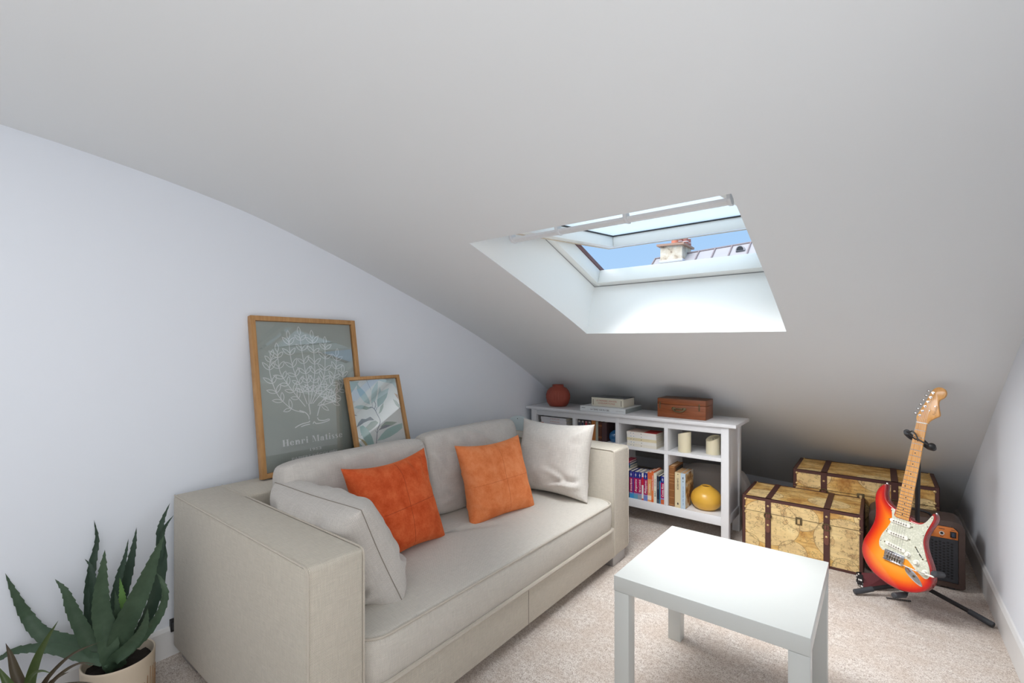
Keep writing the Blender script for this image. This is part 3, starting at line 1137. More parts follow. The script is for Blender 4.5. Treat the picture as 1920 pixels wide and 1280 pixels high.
def picture(name, label, M, w, h, bw, depth, paper):
    th = thing(name, label, 'picture', mat=M, group=None)
    # local: x right, z up from the lower left front corner, +y towards the wall
    for (x0, x1, z0, z1) in ((0, bw, 0, h), (w - bw, w, 0, h), (bw, w - bw, 0, bw), (bw, w - bw, h - bw, h)):
        G().box(x0, x1, 0, depth, z0, z1).build('frame_rail', m_oak, th, bevel=0.0012)
    G().box(bw - .002, w - bw + .002, depth * 0.72, depth * 0.8, bw - .002, h - bw + .002).build('print', paper, th)
    G().box(0.004, w - .004, depth * 0.82, depth * 0.95, .004, h - .004).build('backing_board', m_casetop, th)
    return th


def flat_poly(g, pts, y):
    n_ = len(pts)
    g.add([(p[0], y, p[1]) for p in pts], [tuple(range(n_))])


def ribbon(g, pts, wid, y):
    """flat stroke in the x-z plane along pts"""
    pts = [Vector((p[0], p[1])) for p in pts]
    n_ = len(pts)
    vs = []
    for i, p in enumerate(pts):
        t_ = (pts[min(i + 1, n_ - 1)] - pts[max(i - 1, 0)])
        t_ = t_.normalized() if t_.length > 1e-9 else Vector((1, 0))
        nrm = Vector((-t_.y, t_.x))
        wd = wid(i / (n_ - 1)) if callable(wid) else wid
        for s in (-1, 1):
            q = p + nrm * (wd / 2 * s)
            vs.append((q.x, y, q.y))
    g.add(vs, [(2 * i, 2 * i + 2, 2 * i + 3, 2 * i + 1) for i in range(n_ - 1)])


def sp2(pts, n_):
    return [(p.x, p.y) for p in smooth_path([(a, b, 0) for a, b in pts], n_)]


PM = frame_matrix((-2.050, 0.912, 0.6425), (0, 1, 0), (-.118, 0, .70))
PW, PH = 0.52, 0.71
pic = picture('framed_print', 'large oak framed grey print with a white line tree, leaning on the wall', PM, PW, PH, 0.021, 0.030, m_paper_g)
yp = 0.0213
g = G()
rnd = random.Random(12)


def leaf_loop(g, base, ang, ln, wd, y, th=0.0026):
    pts = []
    for k in range(17):
        t_ = k / 16
        a = t_ * 2 if t_ <= .5 else 2 - t_ * 2
        s = 1 if t_ <= .5 else -1
        bx_ = a * ln
        by_ = s * wd * math.sin(PI * a) ** 0.9 * (1 - .25 * a)
        pts.append((base[0] + bx_ * math.cos(ang) - by_ * math.sin(ang), base[1] + bx_ * math.sin(ang) + by_ * math.cos(ang)))
    ribbon(g, pts, th, y)


branches = [
    [(0.215, 0.262), (0.160, 0.285), (0.110, 0.340), (0.085, 0.400), (0.074, 0.470), (0.085, 0.52)],
    [(0.225, 0.290), (0.190, 0.340), (0.150, 0.400), (0.120, 0.460), (0.115, 0.550)],
    [(0.235, 0.300), (0.215, 0.370), (0.190, 0.440), (0.175, 0.520), (0.172, 0.610)],
    [(0.244, 0.290), (0.246, 0.370), (0.240, 0.450), (0.232, 0.540), (0.226, 0.630)],
    [(0.250, 0.300), (0.268, 0.370), (0.286, 0.450), (0.290, 0.530), (0.288, 0.615)],
    [(0.255, 0.300), (0.290, 0.360), (0.330, 0.420), (0.345, 0.500), (0.352, 0.585)],
    [(0.262, 0.300), (0.310, 0.345), (0.370, 0.390), (0.395, 0.450), (0.410, 0.525)],
    [(0.290, 0.295), (0.330, 0.318), (0.380, 0.335), (0.425, 0.375), (0.436, 0.44)],
    [(0.285, 0.290), (0.330, 0.292), (0.370, 0.300)],
]
for bi, b in enumerate(branches):
    path = sp2(b, 30)
    ribbon(g, path, 0.0034, yp)
    nl = 6 if bi < 8 else 2
    for k in range(nl):
        t_ = 0.22 + 0.72 * k / max(1, nl - 1)
        i = int(t_ * 29)
        p, q = path[i], path[min(29, i + 1)]
        p0 = path[max(0, i - 1)]
        ang = math.atan2(q[1] - p0[1], q[0] - p0[0])
        for s in (-1, 1):
            leaf_loop(g, p, ang + s * (0.65 + rnd.random() * .35), 0.036 + rnd.random() * .014, 0.0085, yp, 0.0031)
    leaf_loop(g, path[-1], math.atan2(path[-1][1] - path[-3][1], path[-1][0] - path[-3][0]), 0.042, 0.009, yp, 0.0031)
for pth in ([(0.195, 0.275), (0.222, 0.262), (0.236, 0.245), (0.238, 0.228)], [(0.300, 0.290), (0.288, 0.262), (0.280, 0.240)], [(0.242, 0.300), (0.246, 0.262), (0.244, 0.25)],
            [(0.240, 0.222), (0.236, 0.216), (0.205, 0.212), (0.185, 0.206), (0.168, 0.198)], [(0.196, 0.199), (0.216, 0.204), (0.240, 0.206)],
            [(0.280, 0.232), (0.286, 0.219), (0.312, 0.214), (0.334, 0.219), (0.340, 0.213), (0.310, 0.206), (0.272, 0.204), (0.262, 0.215), (0.255, 0.205)]):
    ribbon(g, sp2(pth, 18), 0.0044, yp)
g.build('tree_drawing', m_ink_w, pic)


# fat-face lettering
def fat_glyph(g, ch, x0, z0, em, y):
    def P(a, b):
        return (x0 + a * em, z0 + b * em)

    def rect(a, b, c, d):
        flat_poly(g, [P(a, b), P(c, b), P(c, d), P(a, d)], y)

    def quad(*pp):
        flat_poly(g, [P(*p) for p in pp], y)

    def ring(cx, cz, rx, rz, ix, iz, a0=0, a1=360, n_=18):
        vs = []
        for k in range(n_ + 1):
            a = math.radians(a0 + (a1 - a0) * k / n_)
            for (qx, qz) in ((rx, rz), (ix, iz)):
                p = P(cx + qx * math.cos(a), cz + qz * math.sin(a))
                vs.append((p[0], y, p[1]))
        g.add(vs, [(2 * k, 2 * k + 2, 2 * k + 3, 2 * k + 1) for k in range(n_)])
    if ch == 'H':
        for a in (.05, .50):
            rect(a, 0, a + .19, .74); rect(a - .05, 0, a + .24, .035); rect(a - .05, .705, a + .24, .74)
        rect(.24, .36, .5, .39)
        return .80
    if ch == 'M':
        rect(.08, 0, .11, .74); rect(0, 0, .19, .035); rect(0, .705, .2, .74)
        rect(.70, 0, .89, .74); rect(.65, 0, .94, .035); rect(.7, .705, .94, .74)
        quad((.09, .74), (.29, .74), (.50, .06), (.42, .0)); quad((.42, 0), (.45, .06), (.72, .74), (.69, .74))
        return 1.0
    if ch == 'e':
        ring(.25, .25, .25, .26, .085, .225, 15, 335); rect(.1, .25, .49, .28)
        return .56
    if ch == 'n':
        rect(.05, 0, .22, .50); rect(0, 0, .27, .03); rect(0, .47, .2, .5)
        ring(.37, .30, .20, .21, .04, .17, 0, 170); rect(.40, 0, .57, .31); rect(.35, 0, .62, .03)
        return .68
    if ch == 'r':
        rect(.05, 0, .22, .50); rect(0, 0, .28, .03); rect(0, .47, .2, .5)
        ring(.33, .33, .17, .18, .10, .14, 60, 175); ring(.40, .41, .08, .085, 0, 0, 0, 360)
        return .54
    if ch == 'i':
        rect(.05, 0, .22, .50); rect(0, 0, .27, .03); rect(0, .47, .2, .5); ring(.135, .66, .095, .095, 0, 0)
        return .34
    if ch == 'a':
        rect(.30, 0, .47, .36); rect(.42, 0, .54, .03)
        ring(.27, .34, .20, .17, .04, .145, 0, 150); ring(.12, .38, .075, .08, 0, 0)
        ring(.20, .15, .19, .16, .05, .125, 30, 350)
        return .58
    if ch == 't':
        rect(.09, .05, .26, .66); rect(0, .47, .38, .5); ring(.23, .12, .14, .13, .03, .10, 180, 345)
        return .42
    if ch == 's':
        ring(.19, .37, .17, .14, .06, .11, 20, 265); ring(.20, .14, .18, .15, .06, .12, -160, 90)
        quad((.04, .33), (.15, .40), (.36, .16), (.24, .09))
        return .44
    return .30


def fat_text(parent, name, s, x0, x1, z0, capz, y, mat):
    widths = 0
    gg = G()
    for ch in s:
        widths += fat_glyph(G(), ch, 0, 0, 1, 0) + .07
    emx = (x1 - x0) / widths
    gg = G()
    x = 0
    for ch in s:
        x += fat_glyph(gg, ch, x, 0, 1, y) + .07
    emz = capz / .74
    gg.v = [(x0 + v_[0] * emx, v_[1], z0 + v_[2] * emz) for v_ in gg.v]
    return gg.build(name, mat, parent)


fat_text(pic, 'lettering', 'Henri Matisse', 0.106, 0.406, 0.122, 0.029, yp, m_ink_w)
text_part('lettering', '1953', m_ink_w, pic, 0.0165, (0.256, yp + .0003, 0.083), (1, 0, 0), (0, 0, 1), bold=0.02, width=0.056)
text_part('lettering', 'PAPIERS DÉCOUPÉS', m_ink_w, pic, 0.0165, (0.254, yp + .0003, 0.055), (1, 0, 0), (0, 0, 1), bold=0.02, width=0.225)
G().box(0.019, PW - .019, 0.010, 0.0115, 0.019, PH - .019).build('glass', m_picglass, pic)

SM = frame_matrix((-1.966, 1.325, 0.6445), (0, 1, 0), (-.115, 0, .41))
pic2 = picture('framed_print', 'small oak framed print of blue-green leaves beside the large framed print', SM, 0.327, 0.425, 0.016, 0.026, m_paper_w)
yq = 0.0183
lc = dict(pale=plain('leaf_print_pale', (178, 205, 206), .8, .03), teal=plain('leaf_print_teal', (140, 184, 178), .8, .03), sage=plain('leaf_print_sage', (140, 162, 150), .8, .03),
          slate=plain('leaf_print_slate', (98, 108, 122), .8, .03), ochre=plain('leaf_print_ochre', (164, 144, 84), .8, .03), rust=plain('leaf_print_rust', (176, 118, 48), .8, .03), dteal=plain('leaf_print_deep', (124, 164, 160), .8, .03))
LP = [('pale', [(0.069, 0.394), (0.062, 0.363), (0.073, 0.328), (0.094, 0.295), (0.125, 0.28), (0.124, 0.306), (0.107, 0.346), (0.084, 0.372)]),
      ('pale', [(0.195, 0.4), (0.174, 0.38), (0.148, 0.35), (0.138, 0.316), (0.133, 0.285), (0.158, 0.296), (0.177, 0.33), (0.188, 0.365)]),
      ('pale', [(0.201, 0.368), (0.205, 0.342), (0.259, 0.358), (0.246, 0.335), (0.172, 0.300), (0.183, 0.33)]),
      ('dteal', [(0.246, 0.335), (0.234, 0.310), (0.205, 0.281), (0.167, 0.26), (0.168, 0.28), (0.172, 0.302)]),
      ('sage', [(0.207, 0.281), (0.202, 0.257), (0.183, 0.234), (0.165, 0.226), (0.177, 0.245), (0.184, 0.262)]),
      ('pale', [(0.03, 0.274), (0.049, 0.282), (0.076, 0.282), (0.09, 0.276), (0.075, 0.262), (0.055, 0.263)]),
      ('sage', [(0.09, 0.276), (0.101, 0.272), (0.131, 0.262), (0.098, 0.255), (0.075, 0.262)]),
      ('teal', [(0.045, 0.176), (0.064, 0.18), (0.09, 0.153), (0.106, 0.113), (0.115, 0.04), (0.085, 0.04), (0.076, 0.075), (0.053, 0.118), (0.044, 0.149)]),
      ('slate', [(0.027, 0.175), (0.041, 0.196), (0.063, 0.213), (0.085, 0.209), (0.115, 0.218), (0.135, 0.198), (0.103, 0.2), (0.071, 0.192), (0.05, 0.182)]),
      ('sage', [(0.042, 0.13), (0.055, 0.151), (0.082, 0.171), (0.114, 0.192), (0.142, 0.195), (0.156, 0.182), (0.137, 0.167), (0.106, 0.151), (0.069, 0.141)]),
      ('sage', [(0.165, 0.158), (0.173, 0.165), (0.201, 0.182), (0.238, 0.178), (0.274, 0.17), (0.235, 0.157), (0.196, 0.155)]),
      ('slate', [(0.148, 0.143), (0.170, 0.158), (0.198, 0.166), (0.232, 0.158), (0.196, 0.150)]),
      ('teal', [(0.132, 0.092), (0.159, 0.116), (0.197, 0.141), (0.242, 0.153), (0.305, 0.162), (0.300, 0.135), (0.265, 0.118), (0.214, 0.101), (0.171, 0.093)]),
      ('ochre', [(0.021, 0.128), (0.048, 0.112), (0.068, 0.096), (0.076, 0.076), (0.061, 0.077), (0.043, 0.106)]),
      ('dteal', [(0.018, 0.108), (0.033, 0.092), (0.045, 0.077), (0.05, 0.05), (0.018, 0.05)]),
      ('rust', [(0.286, 0.327), (0.308, 0.317), (0.308, 0.288), (0.297, 0.306)]),
      ('sage', [(0.271, 0.297), (0.292, 0.284), (0.308, 0.261), (0.307, 0.239), (0.283, 0.263)]),
      ('pale', [(0.020, 0.406), (0.083, 0.405), (0.058, 0.377), (0.02, 0.34)]),
      ('pale', [(0.192, 0.407), (0.308, 0.408), (0.308, 0.346), (0.286, 0.38), (0.228, 0.393)]),
      ('slate', [(0.022, 0.242), (0.041, 0.231), (0.022, 0.234)])]
for k, (c, poly) in enumerate(LP):
    gg = G()
    flat_poly(gg, poly, yq - 0.00012 * (k % 4))
    gg.build('printed_leaf', lc[c], pic2)
gg = G()
for pth, wd in (([(0.122, 0.03), (0.124, 0.077), (0.137, 0.126), (0.145, 0.15), (0.166, 0.18), (0.167, 0.2), (0.158, 0.223), (0.149, 0.248), (0.135, 0.264), (0.118, 0.266)], .0045),
                ([(0.145, 0.252), (0.157, 0.275), (0.153, 0.296)], .004), ([(0.135, 0.264), (0.139, 0.290)], .002), ([(0.127, 0.408), (0.137, 0.375), (0.145, 0.354)], .0012), ([(0.152, .245), (.163, .262)], .003), ([(0.137, .13), (.13, .146)], .002), ([(0.137, .128), (.155, .148)], .002)):
    ribbon(gg, sp2(pth, 20), wd, yq - .0006)
gg.build('printed_stem', lc['slate'], pic2)
G().box(0.014, 0.313, 0.009, 0.0105, 0.014, 0.411).build('glass', m_picglass, pic2)

# rounded panel between sofa and bookshelf
pn = thing('rounded_panel', 'pale blue-white round-topped panel with a small dark hole behind the sofa', 'panel', (-2.06, 2.70, 0))
m_palep = plain('pale_blue_lacquer', (206, 219, 221), 0.3, 0.01)
cz, cx, rr = 0.585, -2.062, 0.125
poly = [(cx + rr * math.cos(a), cz + rr * math.sin(a)) for a in [PI * i / 28 for i in range(29)]]
G().prism(poly, 2.70, 2.735, lambda u, v, w: (u, w, v)).build('round_top', m_palep, pn, bevel=0.006, seg=3)
bx('lower_rail', m_shelf, pn, cx - .12, cx + .12, 2.704, 2.735, 0.533, 0.584, 0.004)
G().disc((cx, 2.7, 0.69), (0, -1, 0), 0.0035, 0.0006, 10).build('screw_hole', m_gasket, pn)
for sx in (-.105, .105):
    bx('leg', m_shelf, pn, cx + sx - .014, cx + sx + .014, 2.708, 2.735, 0.0, 0.54, 0.003)
bx('lower_rail', m_shelf, pn, cx - .10, cx + .10, 2.712, 2.73, 0.12, 0.16, 0.003)

# ================================================================ COFFEE TABLE
tb = thing('coffee_table', 'square white lacquered coffee table on the carpet', 'table', (-0.415, 1.70, 0))
tx, ty = -0.690, 1.426
bx('table_top', m_white, tb, tx, tx + .55, ty, ty + .55, .4010, .45, 0.0015)
for ax in (0, .50):
    for ay in (0, .50):
        bx('leg', m_white, tb, tx + ax + (.0012 if ax == 0 else -.0012), tx + ax + .05 + (.0012 if ax == 0 else -.0012), ty + ay + .001, ty + ay + .049, 0, .3998, 0.0015)

# ================================================================ BOOKSHELF
HX0, HX1, HY0, HY1, HZ = -2.240, -0.676, 3.038, 3.400, 0.737
sh = thing('bookshelf', 'low white open bookshelf under the ceiling slope behind the sofa', 'bookshelf', ((HX0 + HX1) / 2, 3.22, 0))
bx('top_board', m_shelf, sh, HX0, HX1, HY0, HY1, HZ - .022, HZ, 0.003)
LEGX = (HX0 + .045, HX1 - .09)
for lx in LEGX:
    for ly in (HY0 + .017, HY1 - .065):
        bx('leg', m_shelf, sh, lx, lx + .045, ly, ly + .045, 0, HZ - .022, 0.002)
bx('apron', m_shelf, sh, LEGX[0] + .045, LEGX[1], HY0 + .022, HY0 + .042, .672, HZ - .022, 0.0015)
bx('back_rail', m_shelf, sh, LEGX[0] + .045, LEGX[1], HY1 - .045, HY1 - .025, .672, HZ - .022, 0.0015)
bx('shelf_board', m_shelf, sh, LEGX[0] + .03, LEGX[1] + .01, HY0 + .020, HY1 - .03, .500, .523, 0.0015)
bx('bottom_board', m_shelf, sh, LEGX[0] + .03, LEGX[1] + .01, HY0 + .024, HY1 - .03, .143, .163, 0.0015)
bx('bottom_rail', m_shelf, sh, LEGX[0] + .045, LEGX[1], HY0 + .020, HY0 + .040, .108, .1632, 0.0015)
DV = (-1.805, -1.456, -1.108)
for dx in DV:
    bx('divider', m_shelf, sh, dx - .0125, dx + .0125, HY0 + .021, HY1 - .05, .523, .715, 0.001)
    bx('divider', m_shelf, sh, dx - .0125, dx + .0125, HY0 + .021, HY1 - .05, .163, .500, 0.001)
for lx in (LEGX[0] + .012, LEGX[1] + .022):
    bx('side_panel', m_shelf, sh, lx, lx + .012, HY0 + .06, HY1 - .06, .165, HZ - .022, 0.001)
    bx('side_rail', m_shelf, sh, lx - .006, lx + .020, HY0 + .06, HY1 - .06, .115, .168, 0.0015)

PAGE = plain('book_pages', (226, 219, 202), 0.9, 0.05, 400)
PAGE_G = plain('grey_page_edges', (150, 158, 158), 0.8, 0.05, 400)
PAGE_T = plain('tan_page_edges', (196, 158, 116), 0.9, 0.08, 300)
CM = {}


def cov(rgb, rough=0.45):
    k = 'cover_%d_%d_%d' % rgb
    return plain(k, rgb, rough, 0.04, 40)


def book_v(label, x0, x1, y0, z0, z1, depth, bands, group=None, pages=None, lean=0.0):
    """upright book, spine towards the room. bands: [(fraction, colour)] from the bottom up"""
    t = thing('book', label, 'book', ((x0 + x1) / 2, y0 + depth / 2, z0), group=group)
    g = G()
    mats = []
    zz = z0
    for fr, c in bands:
        mm = cov(c)
        if mm not in mats:
            mats.append(mm)
        z2 = zz + (z1 - z0) * fr
        g.m(mats.index(mm)).box(x0, x1, y0, y0 + .003, zz, z2)
        g.box(x0, x0 + .0015, y0 + .003, y0 + depth, zz, z2)
        g.box(x1 - .0015, x1, y0 + .003, y0 + depth, zz, z2)
        zz = z2
    g.build('cover', mats, t)
    bx('pages', pages or PAGE, t, x0 + .0015, x1 - .0015, y0 + .003, y0 + depth - .003, z0 + .002, z1 - .003, 0)
    return t


def spine_text(t, s, mat, x, y, zc, size, length, up=True):
    """lettering running up the spine"""
    if up:
        return text_part('lettering', s, mat, t, size, (x + size * .36, y - .0003, zc), (0, 0, 1), (-1, 0, 0), bold=0.01, width=length)
    return text_part('lettering', s, mat, t, size, (x - size * .36, y - .0003, zc), (0, 0, -1), (1, 0, 0), bold=0.01, width=length)


def book_h(label, x0, x1, y0, depth, z0, z1, spine, top=None, group=None, pages=None, rot=0.0, extra=None):
    """book lying flat, spine towards the room"""
    t = thing('book', label, 'book', ((x0 + x1) / 2, y0 + depth / 2, z0), group=group)
    g = G()
    mats = [cov(spine), cov(top or spine)]
    g.m(0).box(x0, x1, y0, y0 + .004, z0, z1)
    g.box(x0, x1, y0 + .004, y0 + depth, z0, z0 + .0022)
    g.m(1).box(x0, x1, y0 + .004, y0 + depth, z1 - .0022, z1)
    g.build('cover', mats, t)
    bx('pages', pages or PAGE, t, x0 + .003, x1 - .002, y0 + .004, y0 + depth - .004, z0 + .0022, z1 - .0022, 0)
    if extra:
        extra(t)
    return t


INK_K = plain('black_ink', (52, 52, 56), 0.7)
INK_R = plain('red_ink', (196, 112, 88), 0.7)
INK_W = plain('white_print', (240, 240, 240), 0.7)
INK_B = plain('blue_ink', (108, 140, 176), 0.7)
WHITE_C = (232, 230, 224)

# --- top of the bookshelf
t = thing('vase', 'terracotta red ribbed round vase on the wall end of the bookshelf', 'vase', (-2.015, 3.20, HZ))
m_red = plain('terracotta_glaze', (156, 74, 58), 0.6, 0.04)
prof = [(0.045, 0), (0.068, .004), (0.086, .03), (0.096, .065), (0.096, .095), (0.086, .125), (0.066, .148), (0.047, .156), (0.0445, .160), (0.0445, .172), (0.046, .174), (0.040, .174), (0.038, .150), (0, .145)]
prof = [(r, z * 0.985) for r, z in prof]
G().lathe(prof, (-2.025, 3.185, HZ), 168, ribs=42, ribd=0.0022, zr=(.02, .135)).build('body', m_red, t, smooth=True, angle=50)


def tvc(t):
    text_part('lettering', 'LA TERRE VUE DU CIEL', INK_K, t, 0.017, (-1.595, 3.070 - .0004, HZ + .010), (1, 0, 0), (0, 0, 1), width=0.15)
    G().box(-1.745, -1.715, 3.0697, 3.070, HZ + .021, HZ + .0235).build('print_line', INK_K, t)
    G().box(-1.470, -1.41, 3.0697, 3.070, HZ + .0155, HZ + .0165).build('print_line', INK_K, t)


book_h('big flat white book with grey page edges on the bookshelf, under the thick book', -1.757, -1.398, 3.070, .29, HZ + .0002, HZ + .036, (222, 226, 228), (226, 230, 232), pages=PAGE_G, extra=tvc)


def gb(t):
    text_part('lettering', 'LES PREMIERES GRANDES', INK_R, t, 0.015, (-1.572, 3.125 - .0004, HZ + .036 + .035), (1, 0, 0), (0, 0, 1), width=0.165)
    text_part('lettering', 'CIVILISATIONS', INK_R, t, 0.015, (-1.572, 3.125 - .0004, HZ + .036 + .017), (1, 0, 0), (0, 0, 1), width=0.135)
    for x in (-1.678, -1.455):
        G().box(x - .003, x + .003, 3.1246, 3.125, HZ + .036 + .008, HZ + .036 + .048).build('print_line', plain('faded_ink', (150, 142, 128), .8), t)
    n_ = G().add([(-1.690, 3.13, HZ + .0975), (-1.440, 3.13, HZ + .0975), (-1.440, 3.315, HZ + .0975), (-1.690, 3.315, HZ + .0975)], [(0, 1, 2, 3)])
    n_.build('cover_picture', MATS['dark_cover'], t)


mm = NT('dark_cover')
mm.base(mm.ramp(mm.noise(mm.coord(), 14, 4), [(.35, lin(58, 62, 66)), (.55, lin(104, 108, 108)), (.7, lin(152, 150, 142))]))
mm.set(Roughness=.3)
MATS['dark_cover'] = mm.m
book_h('thick cream book with a dark cover, topmost of the two flat books on the bookshelf', -1.692, -1.438, 3.125, .195, HZ + .0364, HZ + .097, (222, 217, 200), (80, 82, 82), extra=gb)

t = thing('wooden_case', 'reddish brown wooden case with a metal handle on top of the bookshelf', 'case', (-1.03, 3.20, HZ))
cx0, cx1, cy0, cy1 = -1.186, -0.872, 3.115, 3.282
bx('body', m_casewood, t, cx0, cx1, cy0, cy1, HZ, HZ + .086, 0.002)
bx('lid', m_casewood, t, cx0, cx1, cy0, cy1, HZ + .0875, HZ + .124, 0.002)
bx('lid_board', m_casetop, t, cx0 + .001, cx1 - .001, cy0 + .001, cy1 - .001, HZ + .124, HZ + .1265, 0.001)
for x in (cx0 + .018, cx1 - .040):
    l_ = bx('hook_latch', m_bronze, t, x - .004, x + .004, cy0 - .003, cy0, HZ + .056, HZ + .102, 0.001)
hn = G()
hc = (cx0 + cx1) / 2 - .012
hn.tube(smooth_path([(hc - .036, cy0 - .004, HZ + .062), (hc - .030, cy0 - .010, HZ + .050), (hc, cy0 - .014, HZ + .044), (hc + .030, cy0 - .010, HZ + .050), (hc + .036, cy0 - .004, HZ + .062)], 18), 0.0050, 8)
hn = hn.build('handle', m_bronze, t, smooth=True)
for s in (-1, 1):
    G().ball((hc + s * .034, cy0 - .003, HZ + .062), (.014, .005, .011)).build('handle_plate', m_bronze, hn, smooth=True)
G().box(hc - .03, hc + .03, cy0 - .002, cy0, HZ + .056, HZ + .066).build('handle_plate', m_bronze, hn, bevel=.001)

# --- upper left compartment: flat stack
ZS = .5232
YB = 3.075
zz = ZS
for (hh, c, lab, x0_, x1_) in ((.022, (196, 186, 170), 'lowest flat book of the stack in the wall-end compartment', -2.12, -1.885), (.024, (206, 198, 180), 'second flat book from below in the wall-end compartment', -2.122, -1.883),
                               (.020, (196, 190, 40), 'yellow-green flat book in the wall-end compartment stack', -2.13, -1.862), (.026, (226, 222, 226), 'white flat book with an orange end above the yellow-green one', -2.118, -1.872),
                               (.022, (228, 226, 230), 'second flat white book from the top in the wall-end compartment', -2.112, -1.880), (.022, (220, 220, 224), 'topmost flat white book in the wall-end compartment stack', -2.116, -1.884)):
    b_ = book_h(lab, x0_, x1_, YB, .20, zz, zz + hh, c, group='flat books in the wall-end compartment')
    if c == (226, 222, 226):
        bx('spine_patch', cov((214, 104, 40)), b_, x0_ - .0004, x0_ + .03, YB - .0004, YB + .003, zz + .001, zz + hh - .001, 0)
        bx('spine_patch', cov((160, 60, 110)), b_, x1_ - .055, x1_ + .0004, YB - .0004, YB + .003, zz + .001, zz + hh * .6, 0)
        text_part('lettering', 'CONTES ET LEGENDES', INK_K, b_, .010, (-1.99, YB - .0005, zz + .012), (1, 0, 0), (0, 0, 1), width=.08)
    elif c[0] > 215:
        text_part('lettering', 'LE GRAND LIVRE' if hh == .022 else 'CUISINE', INK_R, b_, .009, (-1.985, YB - .0005, zz + .008), (1, 0, 0), (0, 0, 1), width=.085)
    zz += hh + .0003

# --- upper second compartment
ybk = 3.085
for i, (x0_, c, lab, kind_) in enumerate(((-1.786, (44, 52, 74), 'black binder-like book with dark blue label, first beside the divider', 'navy'), (-1.757, (40, 54, 86), 'black book with blue label, second from the divider', 'blue'),
                                          (-1.728, (168, 40, 52), 'black and grey book with red label in the second compartment', 'red'), (-1.700, (84, 40, 40), 'black and grey book with dark maroon label in the second compartment', 'maroon'))):
    t = book_v(lab, x0_, x0_ + .0265, ybk, ZS, ZS + .146, .13, [(1.0, (34, 34, 38))], group='dark volumes in the second compartment')
    bx('spine_label', cov((172, 166, 160) if i != 2 else (176, 128, 128)), t, x0_ + .004, x0_ + .0225, ybk - .0006, ybk, ZS + .03, ZS + .135, 0)
    bx('spine_label', cov(c), t, x0_ + .006, x0_ + .0205, ybk - .0012, ybk - .0006, ZS + .088, ZS + .122, 0)
book_v('tan orange leather book in the second compartment', -1.671, -1.638, ybk, ZS, ZS + .145, .13, [(1, (182, 116, 62))])
book_v('pale green-grey thin book beside the tan orange one', -1.6365, -1.617, ybk, ZS, ZS + .142, .13, [(1, (168, 172, 158))])
book_v('dark reddish brown book beside the pale green-grey one', -1.6155, -1.588, ybk, ZS, ZS + .140, .13, [(.15, (76, 42, 30)), (.1, (120, 74, 44)), (.5, (80, 44, 32)), (.1, (120, 74, 44)), (.15, (76, 42, 30))])
book_v('broad aubergine brown book beside the blue glass vase', -1.5865, -1.5495, ybk, ZS, ZS + .138, .16, [(1, (74, 54, 56))])
t = thing('glass_vase', 'blue glass ball vase in the second compartment', 'vase', (-1.50, 3.13, ZS))
m_blue = plain('blue_glass', (40, 98, 146), 0.08, 0.1, spec=0.8)
G().lathe([(0.018, 0), (0.030, .004), (0.0375, .022), (0.039, .038), (0.036, .056), (0.026, .070), (0.014, .077), (0.010, .083), (0.008, .083), (0, .07)], (-1.5085, 3.13, ZS), 28).build('body', m_blue, t, smooth=True)

# --- upper third compartment: five paperbacks
zz = ZS
for i, (hh, c, lab) in enumerate(((.0195, (226, 222, 210), 'lowest white paperback of the five in the third compartment'), (.0205, (232, 230, 224), 'second paperback from below of the five in the third compartment'),
                                  (.0190, (222, 211, 176), 'cream yellow paperback in the middle of the five'), (.0205, (232, 230, 226), 'fourth paperback from below in the third compartment, under the red-marked one'),
                                  (.0195, (234, 229, 222), 'topmost paperback of the five with a red corner on its cover'))):
    x0_ = -1.383 + .002 * (i % 2) - (.002 if i > 2 else 0)
    x1_ = -1.172 - .001 * i
    t = book_h(lab, x0_, x1_, 3.062, .15 - .004 * (i % 3), zz, zz + hh, c, (214, 190, 176) if i == 4 else c, group='white paperbacks in the third compartment')
    for xx in (.03, .05, .105):
        G().box(x0_ + xx - .0022, x0_ + xx + .0022, 3.0614, 3.062, zz + .007, zz + .0115).build('spine_mark', INK_B if xx < .1 else INK_K, t)
    if i == 4:
        G().add([(x1_ - .09, 3.068, zz + hh + .0002), (x1_ - .002, 3.068, zz + hh + .0002), (x1_ - .002, 3.20, zz + hh + .0002), (x1_ - .09, 3.20, zz + hh + .0002)], [(0, 1, 2, 3)]).build('cover_picture', cov((186, 40, 38)), t)
    zz += hh + .0003

# --- upper fourth compartment: wax candles
m_wax = plain('ivory_wax', (228, 219, 190), 0.45, 0.03, 20)
m_wax.node_tree.nodes['Principled BSDF'].inputs['Subsurface Weight'].default_value = 0.15
m_wax.node_tree.nodes['Principled BSDF'].inputs['Subsurface Radius'].default_value = (.02, .015, .008)


def candle(lab, cx, cy, r, h0, dip, ph):
    t = thing('pillar_candle', lab, 'candle', (cx, cy, ZS), group='ivory pillar candles in the bookshelf')
    g = G()
    n_ = 36
    vs = []
    for (rr, zf) in ((r * .97, 0.0), (r, .02), (r, .6), (r, 1.0), (r * .90, 1.0), (r * .86, .93), (0.004, .88)):
        for k in range(n_):
            a = 2 * PI * k / n_
            top = h0 - dip * (0.5 + 0.5 * math.cos(a - ph)) ** 1.5
            vs.append((cx + rr * math.cos(a), cy + rr * math.sin(a), ZS + zf * top))
    fs = [(i * n_ + k, i * n_ + (k + 1) % n_, (i + 1) * n_ + (k + 1) % n_, (i + 1) * n_ + k) for i in range(6) for k in range(n_)]
    fs.append(tuple(range(n_ - 1, -1, -1)))
    fs.append(tuple(6 * n_ + k for k in range(n_)))
    g.add(vs, fs).build('wax', m_wax, t, smooth=True, angle=50)
    G().tube([(cx, cy, ZS + h0 * .72), (cx, cy, ZS + h0 * .86)], 0.0014, 6).build('wick', m_gasket, t)


